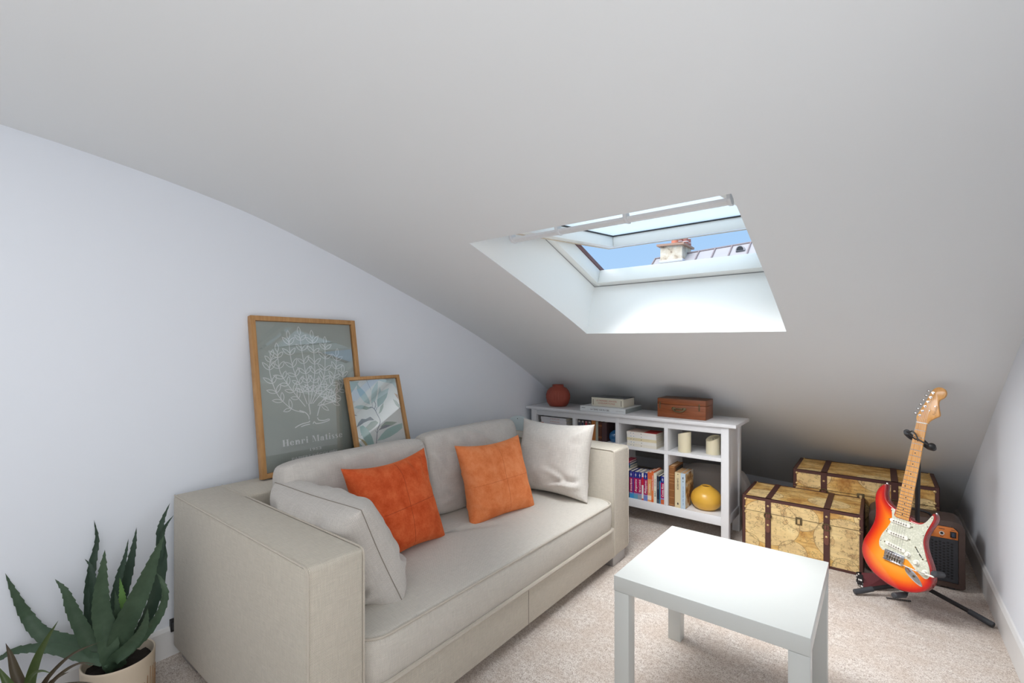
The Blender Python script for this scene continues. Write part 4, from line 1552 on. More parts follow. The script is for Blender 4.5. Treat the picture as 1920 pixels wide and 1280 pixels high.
candle('taller ivory pillar candle in the window-side compartment', -1.003, 3.11, .0405, .132, .020, 3.0)
candle('shorter ivory pillar candle beside the bookshelf leg', -0.838, 3.155, .0425, .118, .036, -2.3)

# --- lower third compartment: guide books
ZB = .1634
yb = 3.070
MAG, NAVY, SKY = (176, 22, 92), (34, 50, 140), (62, 152, 212)
LOWT = 'upright travel books in the lower third compartment'


def guide(lab, x0_, x1_, h_, low, txt, up=True):
    t = book_v(lab, x0_, x1_, yb, ZB, ZB + h_, .125, [(.17, low), (.05, (150, 140, 190)), (.55, MAG), (.23, NAVY)], group=LOWT)
    xm = (x0_ + x1_) / 2
    # little compass emblem
    em = G().add([(xm, yb - .0004, ZB + h_ * .965), (xm - .003, yb - .0004, ZB + h_ * .885), (xm, yb - .0004, ZB + h_ * .80), (xm + .003, yb - .0004, ZB + h_ * .885)], [(0, 1, 2, 3)])
    em.add([(xm - .0075, yb - .0004, ZB + h_ * .885), (xm, yb - .0004, ZB + h_ * .872), (xm + .0075, yb - .0004, ZB + h_ * .885), (xm, yb - .0004, ZB + h_ * .898)], [(0, 1, 2, 3)])
    em.build('emblem', INK_W, t)
    if txt:
        spine_text(t, txt, INK_W, xm, yb, ZB + h_ * .50, min(.019, (x1_ - x0_) * .8), h_ * .46)
    return t


t = book_v('black book with white lettering at the sofa end of the travel books', -1.392, -1.368, yb, ZB, ZB + .186, .15, [(.2, (52, 54, 58)), (.8, (24, 24, 28))], group=LOWT)
spine_text(t, 'HISTOIRE', INK_W, -1.380, yb, ZB + .085, .013, .09)
guide('magenta and blue travel guide lettered Birmanie Myanmar', -1.3665, -1.345, .184, SKY, 'Birmanie Myanmar')
book_v('thin violet-blue book beside the magenta guide', -1.3445, -1.3365, yb, ZB, ZB + .181, .12, [(.2, SKY), (.8, (76, 60, 150))], group=LOWT)
guide('magenta and blue travel guide lettered Argentine', -1.336, -1.3075, .185, (98, 160, 190), 'Argentine')
guide('magenta and blue travel guide lettered Bali et Lombok', -1.307, -1.279, .186, (150, 156, 170), 'Bali et Lombok')
book_v('narrow white and red book between two travel guides', -1.2785, -1.266, yb, ZB, ZB + .183, .12, [(.06, (206, 80, 60)), (.50, (232, 228, 226)), (.30, (204, 44, 58)), (.14, (236, 232, 228))], group=LOWT)
guide('magenta and blue travel guide lettered Philippines', -1.2655, -1.2375, .188, (110, 130, 196), 'Philippines')
t = book_v('orange and apricot book beside the Philippines guide', -1.237, -1.2115, yb, ZB, ZB + .197, .13, [(.06, (226, 160, 100)), (.15, (236, 224, 208)), (.56, (226, 168, 112)), (.23, (222, 108, 60))], group=LOWT)
spine_text(t, 'Vietnam', INK_W, -1.2245, yb, ZB + .09, .013, .06)
t = book_v('narrow orange book with pale lettering', -1.211, -1.1955, yb, ZB, ZB + .207, .14, [(.10, (224, 104, 50)), (.30, (232, 132, 78)), (.60, (228, 110, 54))], group=LOWT)
spine_text(t, 'Lisbonne Porto', INK_W, -1.2033, yb, ZB + .13, .010, .10)
t = book_v('off-white book with coloured lettering and a green back', -1.195, -1.1745, yb, ZB, ZB + .196, .14, [(1, (226, 224, 208))], group=LOWT)
spine_text(t, 'GUIDE', plain('purple_ink', (160, 90, 140), .7), -1.1848, yb, ZB + .135, .011, .05)
spine_text(t, 'BALI', INK_K, -1.1848, yb, ZB + .06, .013, .035)
t = book_v('dark navy book with faint lettering', -1.174, -1.1545, yb, ZB, ZB + .181, .125, [(.15, (70, 80, 96)), (.85, (36, 44, 66))], group=LOWT)
spine_text(t, 'IRLANDE', plain('grey_ink', (150, 156, 164), .7), -1.1643, yb, ZB + .12, .010, .05)
book_v('thin turquoise booklet beside the Costa Rica guide', -1.154, -1.1475, yb, ZB, ZB + .150, .10, [(1, (58, 150, 196))], group=LOWT)
guide('magenta and blue travel guide lettered Costa Rica at the divider', -1.147, -1.1215, .184, (206, 104, 62), 'Costa Rica')
# flat ones lying at the sofa end of that compartment
zz = ZB
for (hh, c, lab, x1_, dy) in ((.150, (206, 200, 190), 'white box file under the flat books at the sofa end', -1.394, .10), (.022, (214, 206, 196), 'off-white flat book low in the pile at the sofa end', -1.385, .12), (.016, (200, 190, 178), 'beige flat book in the pile at the sofa end', -1.378, .115), (.018, (48, 88, 96), 'dark green flat book near the top of the pile', -1.390, .13),
                              (.016, (28, 74, 140), 'blue flat book second from the top of the pile', -1.393, .13), (.012, (186, 36, 78), 'crimson flat book on top of the pile at the sofa end', -1.395, .13)):
    book_h(lab, x1_ - .048 if hh > .1 else -1.440, x1_, yb + .02 + (.04 if hh < .1 else 0), dy, zz, zz + hh, c, group='pile at the sofa end of the travel books')
    zz += hh + .0003

# --- lower fourth compartment
t = book_v('tall brown leather-bound book with raised bands', -1.092, -1.056, 3.072, ZB, ZB + .262, .17, [(.02, (120, 78, 44)), (.02, (176, 124, 76)), (.96, (140, 92, 52))], pages=PAGE_T)
for fz in (.04, .22, .40, .58, .66, .74, .80, .97):
    bx('raised_band', plain('gilt_leather', (178, 128, 78), .5), t, -1.092, -1.056, 3.0702, 3.072, ZB + .262 * fz - .0018, ZB + .262 * fz + .0018, 0)
bx('cover_panel', cov((56, 54, 54)), t, -1.0559, -1.0554, 3.10, 3.235, ZB + .01, ZB + .25, 0)
t = book_v('cream paperback with upright black lettering', -1.0515, -1.013, 3.066, ZB, ZB + .228, .15, [(1, (222, 206, 168))], pages=PAGE_T)
spine_text(t, 'CLAIR-OBSCUR', INK_K, -1.032, 3.066, ZB + .155, .015, .075, up=False)
G().add([(-1.038, 3.0656, ZB + .025), (-1.032, 3.0656, ZB + .017), (-1.026, 3.0656, ZB + .025), (-1.032, 3.0656, ZB + .036)], [(0, 1, 2, 3)]).build('emblem', INK_K, t)
G().box(-1.036, -1.028, 3.0656, 3.066, ZB + .215, ZB + .219).build('print_line', INK_K, t)
t = book_v('pale blue paperback with a brown painted cover', -1.0125, -.983, 3.062, ZB, ZB + .228, .165, [(1, (190, 208, 222))], pages=PAGE_T)
spine_text(t, 'La vie devant soi', INK_B, -.998, 3.062, ZB + .085, .012, .12)
spine_text(t, 'E. M.', INK_K, -.998, 3.062, ZB + .190, .010, .035)
mm = NT('painted_cover')
mm.base(mm.ramp(mm.noise(mm.coord(), 22, 4), [(.40, lin(120, 84, 48)), (.50, lin(176, 136, 84)), (.56, lin(214, 188, 140)), (.68, lin(196, 206, 206))]))
MATS['painted_cover'] = mm.m
bx('cover_picture', mm.m, t, -.9829, -.9824, 3.066, 3.225, ZB + .002, ZB + .226, 0)
bx('cover_title', cov((226, 196, 140)), t, -.9823, -.9819, 3.10, 3.19, ZB + .150, ZB + .166, 0)
t = thing('vase', 'round mustard yellow vase at the window end of the lower shelf', 'vase', (-.885, 3.155, ZB))
m_yel = plain('mustard_glaze', (222, 172, 66), 0.3, 0.03)
prof = [(0.036, 0), (0.058, .004), (0.080, .022), (0.092, .048), (0.0945, .066), (0.090, .088), (0.077, .110), (0.056, .128), (0.039, .140), (0.031, .147), (0.027, .148), (0.0245, .1465), (0.025, .12), (0, .10)]
prof = [(p.x, p.y) for p in smooth_path([(a, b, 0) for a, b in prof[:12]], 60)] + prof[12:]
g = G().lathe(prof, (-.883, 3.165, ZB), 56)
g.build('body', m_yel, t, smooth=True)
G().lathe([(0.0, .1395), (.0245, .1400)], (-.883, 3.165, ZB), 28).build('mouth_shade', plain('vase_mouth_shade', (96, 58, 22), .7), t)  # dark disc below the rim stands in for the shade inside the vase

# --- grey dust cover behind the bookshelf
t = thing('dust_sheet', 'grey cloth draped over a low shape behind the bookshelf', 'cloth', (-.95, 3.62, 0))
g = G()
nu, nv = 60, 24
for j in range(nv + 1):
    for i in range(nu):
        a = 2 * PI * i / nu
        f_ = j / nv
        rr = 1 - (1 - f_) ** 3.2 if False else min(1.0, f_ * 1.55) ** 0.5
        z = 0.32 if f_ < .42 else 0.32 * (1 - ((f_ - .42) / .58) ** 1.3)
        z += .03 * math.cos(min(1, f_ / .45) * PI / 2)
        fold = 0.012 * math.sin(a * 11 + 2 * math.sin(a * 3)) * max(0, f_ - .35) * 1.5
        sx_, sy_ = 0.245 * (rr + fold * 2), 0.125 * (rr + fold * 2)
        ca, sa = math.cos(a), math.sin(a)
        ex = math.copysign(abs(ca) ** .6, ca)
        ey = math.copysign(abs(sa) ** .6, sa)
        g.v.append((-.945 + sx_ * ex, 3.575 + sy_ * ey, max(.0, z)))
for j in range(nv):
    for i in range(nu):
        g.f.append((j * nu + i, j * nu + (i + 1) % nu, (j + 1) * nu + (i + 1) % nu, (j + 1) * nu + i))
        g.mi.append(0)
g.build('cloth', fabric('grey_cloth', (190, 184, 180), .004, .1, .2), t, smooth=True, uv=True, angle=80)

# ================================================================ TRUNKS
def trunk(label, x0, x1, y0, y1, H, lidh, sx):
    t = thing('map_trunk', label, 'trunk', (x0, y0, 0), group='old-map printed trunks')
    bx('body', m_map, t, x0, x1, y0, y1, 0.0, H - lidh - .0015, 0.0)
    bx('lid', m_map, t, x0, x1, y0, y1, H - lidh, H, 0.0)
    e_, w_ = 0.0022, 0.022 * sx
    w2 = 0.016 * sx
    # leather edging: front verticals, top and bottom borders, lid sides
    def strip(a, b, c, d, e2, f2, nm='leather_edge'):
        return bx(nm, m_leather, t, a, b, c, d, e2, f2, 0.0008, seg=1)
    for xa, xb in ((x0 - e_, x0 + w2), (x1 - w2, x1 + e_)):
        strip(xa, xb, y0 - e_, y0 + .001, 0, H - lidh - .002)
        strip(xa, xb, y0 - e_, y0 + .001, H - lidh + .0005, H)
        strip(xa, xb, y0 - e_, y1 + e_, H - .001, H + e_)
        xo = (x0 - e_, x0 + .001) if xa < x0 else (x1 - .001, x1 + e_)
        strip(xo[0], xo[1], y0 - e_, y1 + e_, 0, H + e_, 'side_panel')
    strip(x0 + w2, x1 - w2, y0 - e_, y0 + .001, 0, w2 * .9)
    strip(x0 + w2, x1 - w2, y0 - e_, y0 + .001, H - w2 * 1.0, H + e_)
    strip(x0 + w2, x1 - w2, y0 - e_, y0 + .006, H - .001, H + e_)
    strip(x0 + w2, x1 - w2, y1 - .008, y1 + e_, H - .001, H + e_)
    # lid lower hem
    G().tube(smooth_path([(x0 + w2 + (x1 - x0 - 2 * w2) * k / 14, y0 - .0008, H - lidh + .002 + .0006 * (-1) ** k) for k in range(15)], 60), 0.0011, 5).build('lid_hem', m_bronze, t)
    # two straps with buckle, tongue and studs
    for fx in (.235, .725):
        xc = x0 + (x1 - x0) * fx
        sw = 0.0145 * sx
        st = G().box(xc - sw, xc + sw, y0 - .0045, y0 + .001, 0.0, H + .0045)
        st.box(xc - sw, xc + sw, y0 - .0045, y1 + .003, H, H + .0045)
        st = st.build('strap', m_leather, t, bevel=.0006, seg=1)
        zb_ = H - lidh - .012
        ring = [(xc + .019 * sx * math.cos(a), y0 - .0085, zb_ + .017 * sx * math.sin(a)) for a in [2 * PI * k / 20 for k in range(20)]]
        G().tube(ring, .0030 * sx, 7, closed=True).build('buckle', m_bronze, st, smooth=True)
        tong = [(xc - .011 * sx, zb_ + .012), (xc + .011 * sx, zb_ + .012), (xc + .011 * sx, zb_ - .085 * sx), (xc + .006 * sx, zb_ - .097 * sx), (xc - .006 * sx, zb_ - .097 * sx), (xc - .011 * sx, zb_ - .085 * sx)]
        G().prism(tong, y0 - .0085, y0 - .0050, lambda u, v, w: (u, w, v)).build('strap_tongue', m_tongue, st, bevel=.0008, seg=1)
        G().tube([(xc, y0 - .0095, zb_ + .012 * sx), (xc, y0 - .0112, zb_ - .012 * sx)], .0015, 6).build('buckle_pin', m_bronze, st)
        for zst in (H - lidh * .48, zb_ - .052 * sx):
            G().disc((xc, y0 - (.0045 if zst > zb_ else .0085), zst), (0, -1, 0), .0062, .0008, 12, dome=.0034).build('stud', m_brass, st, smooth=True)
    # latch
    xc = (x0 + x1) / 2
    la = bx('latch', m_bronze, t, xc - .016 * sx, xc + .016 * sx, y0 - .005, y0, H - lidh - .030, H - lidh + .012, .0015)
    bx('latch_plate', m_brass, la, xc - .006 * sx, xc + .006 * sx, y0 - .0075, y0 - .005, H - lidh - .024, H - lidh + .002, .001)
    # studs at the corners
    for xs_ in (x0 + w2 * 1.05, x1 - w2 * 1.05):
        for zs in (H - w2 * 1.25, H - lidh + .018, H - lidh - .012, .014):
            G().disc((xs_, y0 - .0010, zs), (0, -1, 0), .0072 * sx, .001, 12, dome=.0042).build('stud', m_brass, t, smooth=True)
        G().disc((xs_, y1 - .006, H + .001), (0, 0, 1), .0050 * sx, .001, 12, dome=.003).build('stud', m_brass, t, smooth=True)
    return t


trunk('front map-print trunk with brown leather straps beside the coffee table', -.6485, -.0685, 3.076, 3.425, .320, .085, 1.0)
trunk('larger map-print trunk behind, partly hidden by the guitar neck', -.430, .255, 3.440, 3.810, .437, .105, 1.1)

# ================================================================ ELECTRIC GUITAR
GK = 0.935
RAT = 0.935 / 0.95
GR0, GR1, GR2 = Vector((.88387, -.46074, -.08060)), Vector((.16233, .14055, .97667)), Vector((-.43866, -.87634, .19902))
GT = Vector((0, 0, CAM_H)) + RAT * (Vector((.0495, 2.76667, .2542)) - Vector((0, 0, CAM_H)))
GM = Matrix(((GR0.x, -GR2.x, GR1.x, GT.x), (GR0.y, -GR2.y, GR1.y, GT.y), (GR0.z, -GR2.z, GR1.z, GT.z), (0, 0, 0, 1)))


def gw(w, v, n_):
    """guitar coordinates (right, up the neck, out of the front) to world"""
    return GT + GK * (GR0 * w + GR1 * v + GR2 * n_)


gt = thing('electric_guitar', 'sunburst electric guitar with maple neck standing in front of the trunks', 'guitar', mat=GM)


class GG(G):
    def build(self, *a, **k):
        self.v = [(p[0] * GK, p[1] * GK, p[2] * GK) for p in self.v]
        return G.build(self, *a, **k)


def gf(w, v, n_):
    return (w, -n_, v)


def closed_spline(pts, n_):
    P = [Vector((a, b, 0)) for a, b in pts]
    m_ = len(P)
    out = []
    for i in range(n_):
        t_ = i / n_ * m_
        k = int(t_)
        t_ -= k
        a, b, c, d = (P[(k + j - 1) % m_] for j in range(4))
        q = 0.5 * ((2 * b) + (c - a) * t_ + (2 * a - 5 * b + 4 * c - d) * t_ * t_ + (3 * b - a - 3 * c + d) * t_ ** 3)
        out.append((q.x, q.y))
    return out


BODY = [(-0.098, 0.315), (-0.118, 0.294), (-0.129, 0.262), (-0.128, 0.224), (-0.118, 0.182), (-0.112, 0.13), (-0.121, 0.079), (-0.138, 0.022), (-0.147, -0.026), (-0.143, -0.060), (-0.127, -0.090), (-0.103, -0.115), (-0.070, -0.134), (-0.032, -0.145), (0.004, -0.150), (0.042, -0.149), (0.080, -0.140), (0.115, -0.122), (0.141, -0.097), (0.155, -0.068), (0.157, -0.036), (0.147, 0.000), (0.132, 0.032), (0.114, 0.067), (0.103, 0.100), (0.102, 0.133), (0.110, 0.168), (0.120, 0.200), (0.123, 0.226), (0.117, 0.244), (0.109, 0.246), (0.103, 0.229), (0.095, 0.208), (0.080, 0.191), (0.056, 0.183), (0.036, 0.185), (0.026, 0.196), (-0.026, 0.212), (-0.040, 0.214), (-0.062, 0.226), (-0.080, 0.245), (-0.089, 0.271), (-0.092, 0.302)]
NB = 220
ol = closed_spline(BODY, NB)


def inset(poly, d):
    n_ = len(poly)
    area = sum(poly[i][0] * poly[(i + 1) % n_][1] - poly[(i + 1) % n_][0] * poly[i][1] for i in range(n_))
    sg = 1 if area > 0 else -1
    out = []
    for i in range(n_):
        a, b = poly[i - 1], poly[(i + 1) % n_]
        tx_, ty_ = b[0] - a[0], b[1] - a[1]
        L = math.hypot(tx_, ty_) + 1e-12
        out.append((poly[i][0] - sg * ty_ / L * d, poly[i][1] + sg * tx_ / L * d))
    return out


def contour(w, v):
    # forearm bevel on the bass side of the lower bout
    ax, ay, bx_, by_ = -0.150, 0.020, 0.050, -0.155
    L = math.hypot(bx_ - ax, by_ - ay)
    d = ((bx_ - ax) * (v - ay) - (by_ - ay) * (w - ax)) / L
    return -0.30 * max(0, -d) if d < 0 else 0.0


FN, BN, RD = -0.012, -0.056, 0.006
rings = []
for k in range(5):
    a = PI / 2 * k / 4
    ins = RD * (1 - math.cos(a))
    rings.append((ins, BN + RD * (1 - math.sin(a))))
rings = rings[::-1] + []
levels = [(RD, BN), (RD * .3, BN + RD * .35), (0, BN + RD)] + [(0, FN - RD), (RD * .12, FN - RD * .5), (RD * .45, FN - RD * .12), (RD, FN)]
g = GG()
edge_attr = []
for ins, nn in levels:
    for (w, v) in inset(ol, ins):
        dn = contour(w, v) if nn > -0.03 else 0
        g.v.append(gf(w, v, nn + dn))
        edge_attr.append(0.0 if nn < FN - RD * .9 else ins / 0.085)
for i in range(len(levels) - 1):
    for k in range(NB):
        g.f.append((i * NB + k, i * NB + (k + 1) % NB, (i + 1) * NB + (k + 1) % NB, (i + 1) * NB + k))
top = inset(ol, RD)
pts = [Vector(p) for p in top]
sp_ = 0.0085


def inside(p, poly):
    c = False
    n_ = len(poly)
    j = n_ - 1
    for i in range(n_):
        if (poly[i][1] > p[1]) != (poly[j][1] > p[1]) and p[0] < (poly[j][0] - poly[i][0]) * (p[1] - poly[i][1]) / (poly[j][1] - poly[i][1]) + poly[i][0]:
            c = not c
        j = i
    return c


ola = np.array(ol)


def edist(p):
    return float(np.min(np.hypot(ola[:, 0] - p[0], ola[:, 1] - p[1])))


extra = []
yv = -0.16
r_ = 0
while yv < 0.32:
    xv = -0.16 + (sp_ / 2 if r_ % 2 else 0)
    while xv < 0.17:
        if inside((xv, yv), top) and edist((xv, yv)) > RD + 0.004:
            extra.append(Vector((xv, yv)))
        xv += sp_
    yv += sp_ * .87
    r_ += 1
allp = pts + extra
cdt = delaunay_2d_cdt(allp, [(i, (i + 1) % NB) for i in range(NB)], [], 1, 1e-7)
o0 = len(g.v)
for p in cdt[0]:
    g.v.append(gf(p.x, p.y, FN + contour(p.x, p.y)))
    edge_attr.append(min(1.0, edist((p.x, p.y)) / 0.085))
for f_ in cdt[2]:
    g.f.append(tuple(o0 + i for i in f_))
o1 = len(g.v)
for p in cdt[0]:
    g.v.append(gf(p.x, p.y, BN))
    edge_attr.append(0.1)
for f_ in cdt[2]:
    g.f.append(tuple(o1 + i for i in f_)[::-1])
g.mi = [0] * len(g.f)
body = g.build('body', m_burst, gt, smooth=True, angle=50)
at = body.data.attributes.new('edge', 'FLOAT', 'POINT')
at.data.foreach_set('value', edge_attr[:len(body.data.vertices)])

PG = [(-0.051, 0.207), (-0.044, 0.185), (-0.040, 0.155), (-0.050, 0.115), (-0.066, 0.075), (-0.072, 0.038), (-0.066, 0.012), (-0.050, -0.000), (-0.042, 0.002), (0.042, 0.002), (0.060, -0.004), (0.085, -0.024), (0.108, -0.040), (0.128, -0.049), (0.140, -0.042), (0.143, -0.022), (0.136, 0.006), (0.117, 0.046), (0.101, 0.086), (0.095, 0.115), (0.098, 0.150), (0.108, 0.190), (0.115, 0.220), (0.113, 0.236), (0.108, 0.234), (0.101, 0.218), (0.092, 0.200), (0.078, 0.183), (0.056, 0.175), (0.030, 0.176), (-0.029, 0.176), (-0.033, 0.205), (-0.042, 0.2085)]
GG().prism(closed_spline(PG, 150), FN - .001, FN + .0026, gf).build('pickguard', m_pearl, gt)
screws = GG()
for (w, v) in ((-.047, .198), (-.048, .105), (-.066, .040), (.110, .226), (.092, .135), (.101, .180), (.122, .030), (.137, -.030), (.100, -.030), (.036, .168), (-.044, .150)):
    screws.disc(gf(w, v, FN + .0026), (0, -1, 0), .0024, .0006, 8)
screws.build('pickguard_screw', m_bronze, gt)
m_pk = plain('pickup_cover', (238, 236, 226), 0.35, 0.01)
for (v0, tilt) in ((.155, 0), (.095, 0), (.038, -.10)):
    ca, sa = math.cos(tilt), math.sin(tilt)
    out = []
    for (c_, a0) in ((.034, -PI / 2), (-.034, PI / 2)):
        for k in range(9):
            a = a0 + PI * k / 8
            out.append((c_ + .009 * math.cos(a), .009 * math.sin(a)))
    out = [(w * ca - v * sa - .002, v0 + w * sa + v * ca) for w, v in out]
    pk = GG().prism(out, FN + .002, FN + .0095, gf).build('pickup', m_pk, gt, bevel=.001)
    pp = GG()
    for k in range(6):
        w = -.0255 + .0102 * k
        pp.disc(gf(w * ca - .002, v0 + w * sa, FN + .0095), (0, -1, 0), .0026, .0012, 10)
    pp.build('pole_piece', m_bronze, pk)
    for s in (-1, 1):
        w = s * .0475
        GG().disc(gf(w * ca - .002, v0 + w * sa, FN + .0026), (0, -1, 0), .0028, .0018, 8).build('pickup_screw', m_bronze, pk)
# bridge with six saddles
br = GG().box(-.041, .041, -(FN + .0055), -FN, -.034, .012).build('bridge', m_chrome, gt, bevel=.001)
for k in range(6):
    w = -.0262 + .0105 * k
    GG().box(w - .0045, w + .0045, -(FN + .0125), -(FN + .0055), -.012, .004).build('saddle', m_chrome, br, bevel=.0007)
    GG().tube([gf(w, -.032, FN + .0085), gf(w, -.012, FN + .0085)], .0012, 6).build('saddle_screw', m_bronze, br)
GG().box(-.041, .041, -(FN + .0135), -FN, -.0365, -.034).build('bridge_lip', m_chrome, br, bevel=.0006)
# tremolo arm
arm_p = smooth_path([gf(.031, -.026, FN + .004), gf(.033, -.0265, FN + .014), gf(.050, -.027, FN + .019), (.100, -(FN + .022), -.0275), gf(.138, -.0235, FN + .026)], 26)
ta = GG().tube(arm_p, .0022, 8).build('tremolo_arm', m_chrome, gt, smooth=True)
GG().tube([gf(.136, -.0237, FN + .0258), gf(.142, -.0230, FN + .0265), gf(.166, -.020, FN + .029), gf(.170, -.0195, FN + .0294)], [.003, .0042, .0044, .0022], 10).build('arm_tip', m_pk, ta, smooth=True)
# knobs, switch, jack
for (w, v) in ((.050, .026), (.088, .006), (.126, -.022)):
    kn = GG().lathe([(.012, 0), (.012, .003), (.0098, .004), (.0085, .015), (.0075, .0165), (0, .0165)], (0, 0, 0), 24, ribs=24, ribd=.0006, zr=(.0035, .0155))
    kn.v = [gf(w + p[0], v + p[1], FN + .0026 + p[2]) for p in kn.v]
    kn.build('knob', m_pk, gt, smooth=True, angle=50)
sw_ = GG().prism([(.0775, .068), (.0745, .066), (.1015, .034), (.1045, .036)], FN + .0026, FN + .0032, gf).build('switch_slot', m_black, gt)
GG().tube([gf(.089, .051, FN + .002), gf(.091, .049, FN + .012)], [.0018, .0035], 8).build('switch_tip', m_pk, sw_, smooth=True)
for p in ((.0735, .071), (.108, .031)):
    GG().disc(gf(p[0], p[1], FN + .0026), (0, -1, 0), .0034, .0012, 10).build('switch_screw', m_bronze, sw_)
jk = []
for k in range(28):
    a = 2 * PI * k / 28
    x, y = .046 * math.cos(a), .0155 * math.sin(a) * (1 - .30 * math.cos(a)) ** .8
    ca, sa = math.cos(-.63), math.sin(-.63)
    jk.append((.088 + x * ca - y * sa, -.062 + x * sa + y * ca))
j_ = GG().prism(jk, FN - .001, FN + .0022, gf).build('jack_plate', m_chrome, gt, bevel=.0006)
jk2 = [(.094 + (p[0] - .088) * .62, -.066 + (p[1] + .062) * .66) for p in jk]
GG().prism(jk2, FN + .0022, FN + .0027, gf).build('jack_recess', m_alu, j_)
GG().disc(gf(.089, -.059, FN + .0027), (0, -1, 0), .0052, .002, 12).build('jack_socket', m_bronze, j_)
# neck
nk = GG()
secs = []
for (v, hw, th_) in ((.648, .0212, .020), (.50, .0236, .0205), (.34, .0258, .0215), (.25, .0268, .0225), (.178, .0282, .0225)):
    ring = [(-hw, 0), (hw, 0)] + [(hw * math.cos(a), -.005 - (th_ - .005) * math.sin(a)) for a in [PI * q / 8 for q in range(9)]]
    secs.append([gf(w, v, nn - .0045) for w, nn in ring])
mlen = len(secs[0])
for s in secs:
    nk.v += s
for i in range(len(secs) - 1):
    for k in range(mlen):
        nk.f.append((i * mlen + k, i * mlen + (k + 1) % mlen, (i + 1) * mlen + (k + 1) % mlen, (i + 1) * mlen + k))
nk.f += [tuple(range(mlen)), tuple((len(secs) - 1) * mlen + k for k in range(mlen))]
nk.mi = [0] * len(nk.f)
neck = nk.build('neck', m_maple, gt, smooth=True, angle=50)
HS = [(-0.0215, 0.650), (-0.0275, 0.668), (-0.026, 0.688), (-0.015, 0.722), (-0.003, 0.760), (0.008, 0.800), (0.016, 0.819), (0.030, 0.830), (0.046, 0.831), (0.059, 0.823), (0.066, 0.807), (0.063, 0.789), (0.054, 0.778), (0.046, 0.770), (0.0445, 0.755), (0.050, 0.730), (0.057, 0.708), (0.0575, 0.695), (0.045, 0.684), (0.032, 0.672), (0.0235, 0.660), (0.0215, 0.650)]
hsp = [(p.x, p.y) for p in smooth_path([(a, b, 0) for a, b in HS], 90)]
GG().prism(hsp, -.026, -.0115, gf).build('headstock', m_maple, gt, bevel=.0012)
for n_ in range(1, 22):
    v = .648 - .648 * (1 - 2 ** (-n_ / 12))
    hw = .0212 + (.0282 - .0212) * (.648 - v) / .47
    GG().box(-hw, hw, .0045 - .0012, .0046, v - .0012, v + .0012).build('fret', m_chrome, neck)
for n_ in (3, 5, 7, 9, 12, 15, 17, 19, 21):
    va = .648 * 2 ** (-n_ / 12)
    vb = .648 * 2 ** (-(n_ - 1) / 12)
    for w in ((-.0125, .0125) if n_ == 12 else (0,)):
        GG().disc(gf(w, (va + vb) / 2, -.0045), (0, -1, 0), .0030, .0004, 12).build('inlay_dot', m_black, neck)
GG().box(-.0212, .0212, .0008, .012, .6465, .6515).build('nut', m_pk, gt, bevel=.0004)
TUN = [(-0.0155, 0.684), (-0.0085, 0.7075), (-0.0015, 0.731), (0.0055, 0.7545), (0.0125, 0.778), (0.0185, 0.801)]
dirv = Vector((-.955, .0, .297))
for (w, v) in TUN:
    tu = GG()
    tu.disc(gf(w, v, -.0115), (0, -1, 0), .0056, .0025, 14)
    tu.disc(gf(w, v, -.009), (0, -1, 0), .0030, .0085, 12)
    tu = tu.build('tuner', m_chrome, gt, smooth=True)
    e0 = Vector(gf(w, v, -.030))
    kb = GG().tube([e0, e0 + Vector((-.022, 0, .006))], .0022, 8)
    kb.ball(e0 + Vector((-.028, 0, .008)), (.0075, .0035, .0062), 12, 8)
    kb.box(e0.x - .008, e0.x + .006, e0.y - .004, e0.y + .004, e0.z - .006, e0.z + .006)
    kb.build('tuner_key', m_chrome, tu, smooth=True)
for (w, v) in ((.036, .738), (.018, .713)):
    GG().disc(gf(w, v, -.0115), (0, -1, 0), .0032, .0028, 10).build('string_tree', m_chrome, gt)
for k in range(6):
    wb, wt = -.0262 + .0105 * k, -.0175 + .007 * k
    sg_ = GG().tube([gf(wb, -.004, .0008), gf(wt, .649, .0008), gf(TUN[k][0] + .002, TUN[k][1], -.006)], .00042, 5)
    sg_.build('string', m_alu, gt)
for p in ((-.098, .312, -.034, (-.35, 0, .93)), (.113, .243, -.034, (.1, 0, 1))):
    GG().disc(gf(p[0], p[1], p[2]), p[3], .0045, .008, 10, dome=.002).build('strap_button', m_chrome, gt, smooth=True)
tx_ = text_part('lettering', 'Fender', plain('faded_gold_ink', (158, 112, 58), .5), gt, .016 * GK, (.0455 * GK, .0113 * GK, .718 * GK), (.10, 0, 1), (-1, 0, .10), width=.045 * GK)

# guitar stand
st = thing('guitar_stand', 'black tubular tripod stand holding the guitar', 'stand', (.13, 2.97, 0))
HUB = Vector((.138, 2.968, .080))
top_b = gw(-.022, .572, -.058)
bar = G().tube([HUB, HUB + Vector((0, -.0, .06)), top_b], .0095, 12).build('post', m_black, st, smooth=True)
for tip in (Vector((-.098, 2.822, .014)), Vector((.385, 2.848, .014)), Vector((.150, 3.145, .014))):
    lg = G().tube([HUB + Vector((0, 0, -.01)), HUB + (tip - HUB) * .12 + Vector((0, 0, -.004)), tip + (HUB - tip) * .14 + Vector((0, 0, .002))], .0095, 12).build('leg', m_black, st, smooth=True)
    dd = (HUB - tip) * .30
    G().tube([tip, tip + dd * .03, tip + dd], [.010, .0125, .0122], 12).build('rubber_foot', m_rubber, lg, smooth=True)
G().ball(HUB, (.022, .022, .028)).build('hub', m_black, st, smooth=True)
pa0, pa1 = gw(.046, -.172, -.066), gw(.042, -.176, .022)
pb0, pb1 = gw(.166, -.012, -.066), gw(.168, -.006, .022)
mid_ = HUB + Vector((-.01, -.02, .05))
